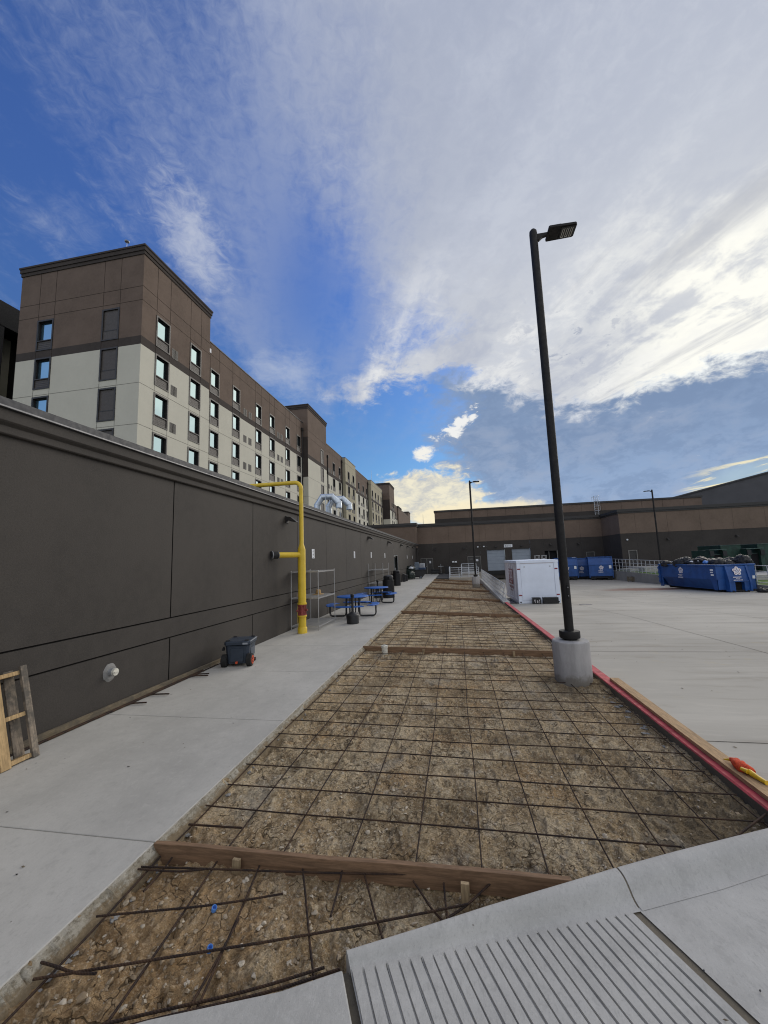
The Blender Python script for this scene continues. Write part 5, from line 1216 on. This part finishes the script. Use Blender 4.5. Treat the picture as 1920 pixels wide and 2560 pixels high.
railing('white ramp railing across the end of the soil strip', [(-.90,52.5,-.05), (-.86,44.0,-.05), (2.25,44.0,-.05)], 1.05, 5, 1.05, 'white_rail', 'white ramp railings', .026)
railing('white sloping ramp railing behind the first one', [(.45,44.6,-.05), (.55,49.8,.12), (2.3,49.8,.12)], 1.18, 5, .95, 'white_rail', 'white ramp railings', .026)
# ---------------- white moving container
def moving_container():
    Wd, Ln, Ht = 2.29, 4.75, 2.46
    t = thing('moving_container', 'white moving container with a dark red lettered panel, parked by the handrail', 'container', (3.43, 24.3, zl(24.3)), R(1.8))
    b = MB('pod_side'); b.box(.02, Wd-.02, .02, Ln-.02, .10, Ht-.12); b.m('pod_dark'); b.box(.05, Wd-.05, .1, Ln-.1, .0, .10); b.build('body', t)
    b = MB('pod_white'); b.box(.20, Wd-.24, -.012, .018, .17, Ht-.20); b.build('rear_door', t, bevel=.006)
    b = MB('pod_white'); b.box(-.01, .19, -.02, .10, .0, Ht-.15); b.box(Wd-.23, Wd+.01, -.02, .10, .0, Ht-.15); b.box(.19, Wd-.23, -.02, .10, .0, .155)
    b.build('door_frame', t, bevel=.008)
    b = MB('pod_white'); b.box(-.025, Wd+.025, -.035, Ln+.02, Ht-.145, Ht); b.box(.05, Wd-.05, .05, Ln-.05, Ht, Ht+.015); b.build('roof', t, bevel=.01)
    b = MB('pod_side'); b.box(-.02, .02, .10, Ln-.1, .03, .22); 
    for k in range(6): b.box(-.012, .02, .14+.8*k, .17+.8*k, .22, Ht-.15)
    b.build('side_rail', t)
    for x, z in ((.10,1.97),(Wd-.12,1.95),(.10,.47),(Wd-.12,.48)):
        b = MB('reflector'); b.box(x-.085, x+.085, -.028, -.02, z-.035, z+.035); b.build('reflector', t)
    for x in (.09, Wd-.11):
        b = MB('dark_void'); b.tube([(x,-.026,.075), (x,-.019,.075)], .042, 16); b.build('lifting_hole', t)
    for x in (.42, Wd-.45):
        b = MB('galvanized'); b.box(x-.04, x+.04, -.022, -.012, 2.06, 2.13); b.build('hinge', t)
    b = MB('pod_red'); b.box(-.026, -.0125, 1.55, 2.95, 1.02, 1.95); b.m('pod_side'); b.box(-.028, -.026, 1.55, 2.95, 1.28, 1.30); p = b.build('logo_panel', t)
    # the side faces -X: text runs from the far end towards the viewer
    rot = (PI/2, 0, -PI/2)
    lettering('lettering', 'PODS', .78, 'print_white', p, (-.030, 2.25, 1.35), rot, .70, .001, 'CENTER', .012)
    lettering('lettering', 'Moving', .17, 'print_white', p, (-.030, 2.25, 1.10), rot, 1.25, .001)
    lettering('lettering', 'Moving & Storage', .24, 'pod_red', p, (-.014, 2.25, .78), rot, .82, .001, 'CENTER', .006)
    lettering('lettering', 'Moving & Storage', .12, 'pod_red', p, (-.014, 2.25, .60), rot, 1.2, .001)
moving_container()
b = MB('pod_dark'); b.beam((3.12,24.5,zl(24.5)+.03), (2.95,27.0,zl(27)+.05), .34, .03); b.beam((3.30,24.35,zl(24.4)+.06), (3.2,26.2,zl(26)+.09), .10, .05); tag(b.build('steel_plate', bevel=.004), 'dark steel plates lying on the lot between kerb and white container', 'plate')
for x, w, n, lb in ((4.32,.40,1,'black crate with pale marks in front of the white container'), (5.08,.78,2,'wide black crate in front of the white container')):
    t = thing('crate', lb, 'crate', (x, 24.02, zl(24)), R(2), 'black crates before the white container'); b = MB('black_plastic'); h = .33
    b.box(-w/2, w/2, -.14, .14, 0, h*.12); 
    for s in (-1, 1): b.box(-w/2, w/2, s*.15-.012, s*.15+.012, 0, h); b.box(s*w/2-.012, s*w/2+.012, -.14, .14, 0, h)
    for k in range(n*4+1): xx = -w/2+w*k/(n*4); b.box(xx-.012, xx+.012, -.175, -.162, .02, h)
    b.box(-w/2-.01, w/2+.01, -.178, -.162, h-.04, h); b.build('body', t, bevel=.004)
    b = MB('black_plastic'); b.box(-w/2-.015, w/2+.015, -.17, .17, h, h+.02); b.build('lid', t)
    if n == 1:
        b = MB('print_white')
        for q, (u, v, ww, hh) in enumerate(((-.13,.2,.03,.09), (-.10,.12,.02,.12), (-.07,.22,.025,.05), (.02,.14,.025,.14), (.10,.1,.02,.12), (.13,.2,.03,.08))): b.box(u-ww/2, u+ww/2, -.182, -.179, v-hh/2, v+hh/2)
        b.build('label_marks', t)
for x, y, lb in ((9.0, 47.5, 'white tank with a collar ring showing above the white container, left one'), (9.75, 47.5, 'white tank with a collar ring showing above the white container, right one')):
    t = thing('gas_tank', lb, 'tank', (x, y, zl(47)), 0, 'white tanks behind the white container'); b = MB('paper'); b.lathe([(.33,0),(.36,.05),(.36,2.35),(.30,2.52),(.14,2.62),(.02,2.64)], n=24); b.build('body', t, smoothed=40)
    b = MB('chrome_wire'); b.tube([(.29*math.cos(a),.29*math.sin(a),2.98) for a in np.linspace(0, 2*PI, 19)], .035, 6)
    for a in (0.3, 1.9, 3.4, 5.0): b.tube([(.29*math.cos(a),.29*math.sin(a),2.4), (.29*math.cos(a),.29*math.sin(a),2.98)], .03, 6)
    b.build('collar', t)
b = MB('pod_dark'); b.lathe([(.32,0),(.32,.006),(.29,.008),(.01,.008)], n=32); o = b.build('manhole_cover'); o.location = (6.55, 22.75, zl(22.75)); tag(o, 'round dark manhole cover in the lot right of the white container', 'manhole')

# ---------------- roll-off skips
def flower(r, d, parent, loc, rot, w=1.0):
    """five lobed emblem with a ringed middle and lines of small marks below it"""
    b = MB('print_white'); n = 60
    pts = [((r*(.66+.34*abs(math.cos(2.5*(2*PI*k/n)))))*math.sin(2*PI*k/n), r*(.66+.34*abs(math.cos(2.5*(2*PI*k/n))))*math.cos(2*PI*k/n)) for k in range(n)]
    b.prism(pts, lambda u, v, k: (u*w, -d*k, v)); b.m('pod_red')
    for q in range(5):
        a = 2*PI*q/5; P = [((.10*math.cos(t)*r+.62*r*math.sin(a))*w, -d-.002, .10*math.sin(t)*r+.62*r*math.cos(a)) for t in np.linspace(0, 2*PI, 9)]; b.tube(P, .012*r/.3, 4)
    b.m('dumpster_blue')
    b.tube([(r*.27*math.cos(t)*w, -d-.002, r*.27*math.sin(t)) for t in np.linspace(0, 2*PI, 15)], .02*r/.3, 4)
    o = b.build('emblem', parent, recalc=True); o.location = loc; o.rotation_euler = rot
    b = MB('print_white'); 
    for z, ws, h in ((-1.35, (.35,.3,.4,.3,.35), .085), (-1.62, (.3,.25,.3), .05), (-2.0, (.5,.45,.4,.55), .07), (-2.22, (.4,.6,.5,.35), .05)):
        x = -sum(ws)*r*.5-.02*len(ws)
        for q in ws: b.box(x*w, (x+q*r*.92)*w, -d, 0, z*r-h*r, z*r+h*r); x += q*r+.03*r
    o2 = b.build('lettering', parent); o2.location = loc; o2.rotation_euler = rot
def big_skip():
    L, Wd, H = 5.75, 2.55, 1.83
    t = thing('skip', 'long blue roll off skip heaped with black bags, nearest and largest', 'skip', (17.05, 30.3, zl(31.5)-.02), 0, 'blue roll off skips'); t.rotation_euler = (0, 0, R(8.5))
    # local: x to the right along the front, y along the length away from the viewer
    b = MB('dumpster_blue'); zt, zm, zb, ins = H, .88, .20, .42; th = .05
    b.box(0, th, 0, L, zm, zt); b.box(Wd-th, Wd, 0, L, zm, zt); b.box(th, Wd-th, L-th, L, zb, zt); b.box(th, Wd-th, 0, th, zb, zt)
    b.add([(0,.55,zm),(0,L-.35,zm),(ins,L-.35,zb),(ins,.85,zb)], [(0,1,2,3)]); b.add([(Wd,.55,zm),(Wd,L-.35,zm),(Wd-ins,L-.35,zb),(Wd-ins,.85,zb)], [(0,1,2,3)])
    b.box(ins, Wd-ins, .05, L-.05, zb-.03, zb); b.add([(0,.0,zm),(0,.55,zm),(.0,.30,zb-.02),(.0,.0,zb-.02)], [(0,1,2,3)]); b.add([(0,.55,zm),(ins,.85,zb),(0,.30,zb-.02)], [(0,1,2)]); b.box(0, .04, L-.35, L, .12, zm); b.box(Wd-.04, Wd, L-.35, L, .12, zm); b.add([(Wd,0,zm),(Wd,.55,zm),(Wd,.30,zb),(Wd,0,zb)], [(0,1,2,3)])
    b.add([(th,0,zt-.35),(Wd-th,0,zt-.35),(Wd-th,L,zt-.35),(th,L,zt-.35)], [(0,1,2,3)])
    body = b.build('body', t, recalc=False)
    b = MB('dumpster_blue'); b.box(-.06, .08, -.05, L+.03, zt-.06, zt+.05); b.box(Wd-.08, Wd+.06, -.05, L+.03, zt-.06, zt+.05); b.box(.08, Wd-.08, -.07, .06, zt-.06, zt+.05); b.box(.08, Wd-.08, L-.06, L+.03, zt-.06, zt+.05); b.build('rim', t, bevel=.015)
    b = MB('dumpster_blue')
    for x in (.52, 1.86): b.prism([(0,zt-.07), (-.12,zt-.07), (-.34,.72), (-.34,.10), (0,.10)], lambda u, v, k: (x+.12*k, u, v))
    b.prism([(0,zt-.1), (-.08,zt-.1), (-.22,.80), (0,.80)], lambda u, v, k: (.64+1.22*k, u, v)); b.box(.64, 1.86, -.30, 0, .72, .80)
    for x0, x1 in ((.64,.95), (1.55,1.86)): b.box(x0, x1, -.26, -.0, .10, .72)
    b.m('dark_void'); b.quad((.95,-.02,.06), (1.55,-.02,.06), (1.55,-.02,.72), (.95,-.02,.72)); b.build('hook_frame', t)
    b = MB('black_rubber'); b.box(.70, .82, -.30, L-.2, .0, .16); b.box(1.68, 1.80, -.30, L-.2, .0, .16); b.box(.64, 1.86, -.22, -.14, .10, .18); b.build('skid_rail', t)
    for x in (.62, 1.9):
        for y in (.35, L-.35): b = MB('black_rubber'); b.tube([(x-.12,y,.13),(x+.12,y,.13)], .13, 14); b.build('wheel', t, smoothed=40)
    b = MB('dumpster_blue'); b.box(-.07, .0, L-.12, L+.04, .35, zt-.1)
    for z in (.45, .8, 1.15, 1.5): b.box(-.11, .0, L-.16, L+.06, z, z+.12)
    b.build('rear_hinge', t, bevel=.01)
    flower(.30, .012, t, (1.24, -.165, 1.42), (R(-9), 0, 0)); flower(.25, .012, t, (-.002, 3.3, 1.42), (0, 0, -PI/2))
    for i, (u, z, w, h) in enumerate(((-.42,1.48,.20,.12), (-.42,1.34,.18,.05), (-.40,1.17,.19,.11))):
        pass
    for y, z, w, h in ((.35,1.50,.26,.13), (.36,1.34,.24,.06), (.33,1.18,.24,.11)): b = MB('paper'); b.box(-.012, -.002, y-w/2, y+w/2, z-h/2, z+h/2); b.build('sticker', t)
    b = MB('paper'); b.box(2.33, 2.50, -.012, -.002, .88, 1.08); b.build('sticker', t)
big_skip()
BAGS = [(.466,35.2,1.12,.34), (.4957,34.1,1.15,.46), (.507,33.9,1.30,.42), (.520,33.2,1.18,.40), (.5354,32.9,1.28,.44), (.5487,32.3,1.10,.36), (.5675,31.8,1.16,.46), (.588,31.5,1.06,.36), (.596,32.0,1.20,.40), (.616,31.4,1.28,.42), (.508,35.0,1.15,.45), (.555,33.9,1.12,.45), (.575,33.2,1.12,.42), (.545,35.0,1.05,.45)]
BL = ['flat bag at the far left end', 'bulging bag second from the left, hanging over the rim', 'bag standing highest left of the middle', 'bag beside the white scrap at the middle', 'rounded bag at the middle of the heap', 'small low bag right of the middle', 'broad bag third from the right', 'flat bag second from the right', 'creased bag behind the two right bags', 'round upright bag at the right end', 'bag half hidden in the rear of the heap', 'bag half hidden behind the middle ones', 'bag half hidden behind the broad bag', 'bag half hidden farthest back']
for i, (q, y, z, r) in enumerate(BAGS): bag('bin_bag', q*y, y, z-.16, r, 40+i, 'black bag in the big skip, '+BL[i], sq=.72 if i != 9 else .95)
for x, y, z, r, m, lb in ((17.1,33.0,1.12,.13,'paper','white scrap hanging over the rim of the big skip'), (17.45,32.0,1.10,.16,'blue_cap','blue scrap among the black bags of the big skip'), (17.4,32.6,1.2,.13,'paper','pale scrap between the black bags of the big skip')): bag('plastic_scrap', x, y, z, r, int(x*70), lb, m, 'scrap', .7, 'scraps in the big skip')
bag('bin_bag', 19.15, 29.6, zl(29.6)+.12, .26, 99, 'small black bin bag lying on the lot at the right edge', sq=.6, group=None)
def far_skip(loc, rz, label):
    Wd, L, H = 2.35, 5.2, 2.50
    t = thing('skip', label, 'skip', loc, rz, 'blue roll off skips'); b = MB('dumpster_blue')
    b.prism([(.0,.42), (0,1.72), (.30,H), (L,H), (L,.42)], lambda u, v, k: (Wd*k, u, v)); b.box(-.05, .05, .0, L, 1.6, 1.7); b.box(Wd-.05, Wd+.05, 0, L, 1.6, 1.7); b.build('body', t, bevel=.02)
    b = MB('dumpster_blue'); b.box(-.05, Wd+.05, .24, L, H, H+.09)
    for x in (-.04, Wd-.06): b.prism([(-.04,.25), (-.04,1.74), (.26,H), (.36,H), (.06,1.7), (.06,.25)], lambda u, v, k: (x+.10*k, u, v))
    b.box(.06, Wd-.06, -.05, .02, 1.66, 1.76); b.build('frame', t, bevel=.01)
    b = MB('black_rubber'); b.box(.1, Wd-.1, .1, L, .18, .42); b.box(.4, .55, -.1, L, .0, .2); b.box(Wd-.55, Wd-.4, -.1, L, 0, .2); b.build('skid_rail', t)
    for x in (.25, Wd-.25): b = MB('black_rubber'); b.tube([(x-.12,.2,.15),(x+.12,.2,.15)], .15, 14); b.build('wheel', t, smoothed=40)
    flower(.24, .012, t, (Wd*.52, -.002, 1.38), (0, 0, 0))
    MB('paper').box(Wd-.36, Wd-.12, -.05, -.042, 1.28, 1.62).build('sticker', t)
far_skip((14.85, 49.0, -1.0), R(-14), 'tall blue skip at the back with a white emblem, right of the two behind')
far_skip((11.55, 50.3, -1.0), R(-10), 'tall blue skip at the back partly behind the near lamp post')
far_skip((13.55, 51.6, -1.12), R(-8), 'tall blue skip set back between the other two, scraps on top')
bag('plastic_scrap', 14.15, 52.1, 1.48, .30, 77, 'white scrap lying on top of the middle rear skip', 'paper', 'scrap', .4, None)
t = thing('pallet', 'dark wooden pallet leaning on the retaining wall behind the skips', 'pallet', (17.25, 45.2, -1.0), R(-55))
for k in range(4): MB('old_wood').box(0, .98, -.02, .02, .05+.12*k, .14+.12*k).build('deck_board', t)
for x in (0, .45, .90): MB('old_wood').box(x, x+.08, .02, .12, 0, .52).build('cross_rail', t)

# ---------------- green compactors on the raised walk
def compactor(loc, label, w=2.75, h=2.35):
    t = thing('compactor', label, 'compactor', loc, R(-3), 'green compactors behind the railing'); b = MB('green_bin')
    b.box(.0, .26, -.9, 2.2, 0, h-.42); b.box(.95, 1.21, -.9, 2.2, 0, h-.42); b.box(.26, .95, -.3, 2.2, 0, h-.75); b.box(1.21, w, -.2, 3.6, .1, h-.05); b.build('body', t, bevel=.02)
    b = MB('green_edge'); b.box(-.05, 1.26, -.95, -.2, h-.42, h-.36); b.box(1.19, w+.02, -.23, 3.6, h-.05, h); b.build('lid', t, bevel=.01)
    b = MB('dark_void'); b.box(.27, .94, -.62, -.3, .25, h-.8); b.m('green_edge'); b.box(.30, .90, -.66, -.62, h-.82, h-.78); b.build('loading_mouth', t)
    for x in (.0, .97): b = MB('black_coat'); b.box(x-.03, x+.27, -1.02, -.91, h-.95, h-.50); b.build('hydraulic_box', t, bevel=.01)
compactor((21.9, 40.2, -.02), 'dark green compactor behind the railing, left of two'); compactor((24.55, 39.9, -.02), 'dark green compactor behind the railing, right one at the picture edge', 3.2)

# ---------------- orange cloth with the yellow stub on the plank
t = thing('orange_cloth', 'orange cloth bundle with a yellow plastic tube lying on the plank', 'cloth', (2.46, 4.40, zr(4.4)+.042), R(6)); b = MB('orange_cloth')
rs = [.018,.034,.046,.050,.051,.050,.046,.040,.030]; n = 18
pts = [(.008*math.sin(i*1.1), .11-.028*i, .040+.004*math.sin(i*2)) for i in range(9)]
b.tube(pts, rs, n); v = np.array(b.V); b.V = [tuple(p*np.array([1.0, 1, .86])+np.array([.006*math.sin(p[1]*160+p[0]*60), 0, .005*math.sin(p[1]*130+p[0]*90)])) for p in v]; b.build('bundle', t, smoothed=80)
b = MB('yellow_plastic'); b.tube([(-.012,-.10,.040), (-.008,-.14,.030), (.0,-.19,.024), (.006,-.245,.022), (.008,-.262,.022)], [.022,.024,.019,.018,.019], 12); b.build('tube', t, smoothed=60)
b = MB('yellow_plastic'); b.tube([(-.05,-.07,.045), (-.03,-.12,.04)], [.014,.022], 8); b.build('collar', t, smoothed=60)
b = MB('yellow_plastic'); b.tube([(.0,.10,.035), (-.012,.135,.022), (-.03,.165,.012)], [.016,.010,.004], 8); b.build('nozzle', t, smoothed=60)

# ---------------- leaves and crumbs blown on the concrete
def litter():
    b = MB('black_coat', 'old_wood'); rs = random.Random(5)
    def chip(x, y, z, r):
        a = rs.uniform(0, 6.3); n = 6; P = [(x+r*(1.6 if k % 3 == 0 else .6)*math.cos(a+2*PI*k/n), y+r*(1.6 if k % 3 == 0 else .6)*math.sin(a+2*PI*k/n), z+.003+.004*rs.random()) for k in range(n)]
        b.m(rs.choice(['black_coat', 'old_wood'])); b.add(P+[(x, y, z+.008)], [(k, (k+1) % n, n) for k in range(n)])
    for _ in range(46): chip(rs.uniform(-5.0,-2.5), 2.2+11*rs.random()**1.4, 0, rs.uniform(.004,.013))
    for _ in range(60): y = 3.6+14*rs.random()**1.3; chip(rs.uniform(2.6,7.5), y, zl(y)-.004, rs.uniform(.006,.018))
    for _ in range(16): s = rs.random(); k = rs.uniform(.03, .7); x = -.5+2.1*s; chip(x+.45*k, 2.36+.42*s-.893*k, -.052, rs.uniform(.004,.010))
    for _ in range(40): y = rs.uniform(27, 40); chip(rs.uniform(8,17), y, zl(y)-.004, rs.uniform(.02,.05))
    S(b.build('litter', recalc=False), 'stuff')['label'] = 'dry leaves and crumbs blown over the concrete'
litter()
for m_ in list(bpy.data.materials):
    if m_.users == 0: bpy.data.materials.remove(m_)
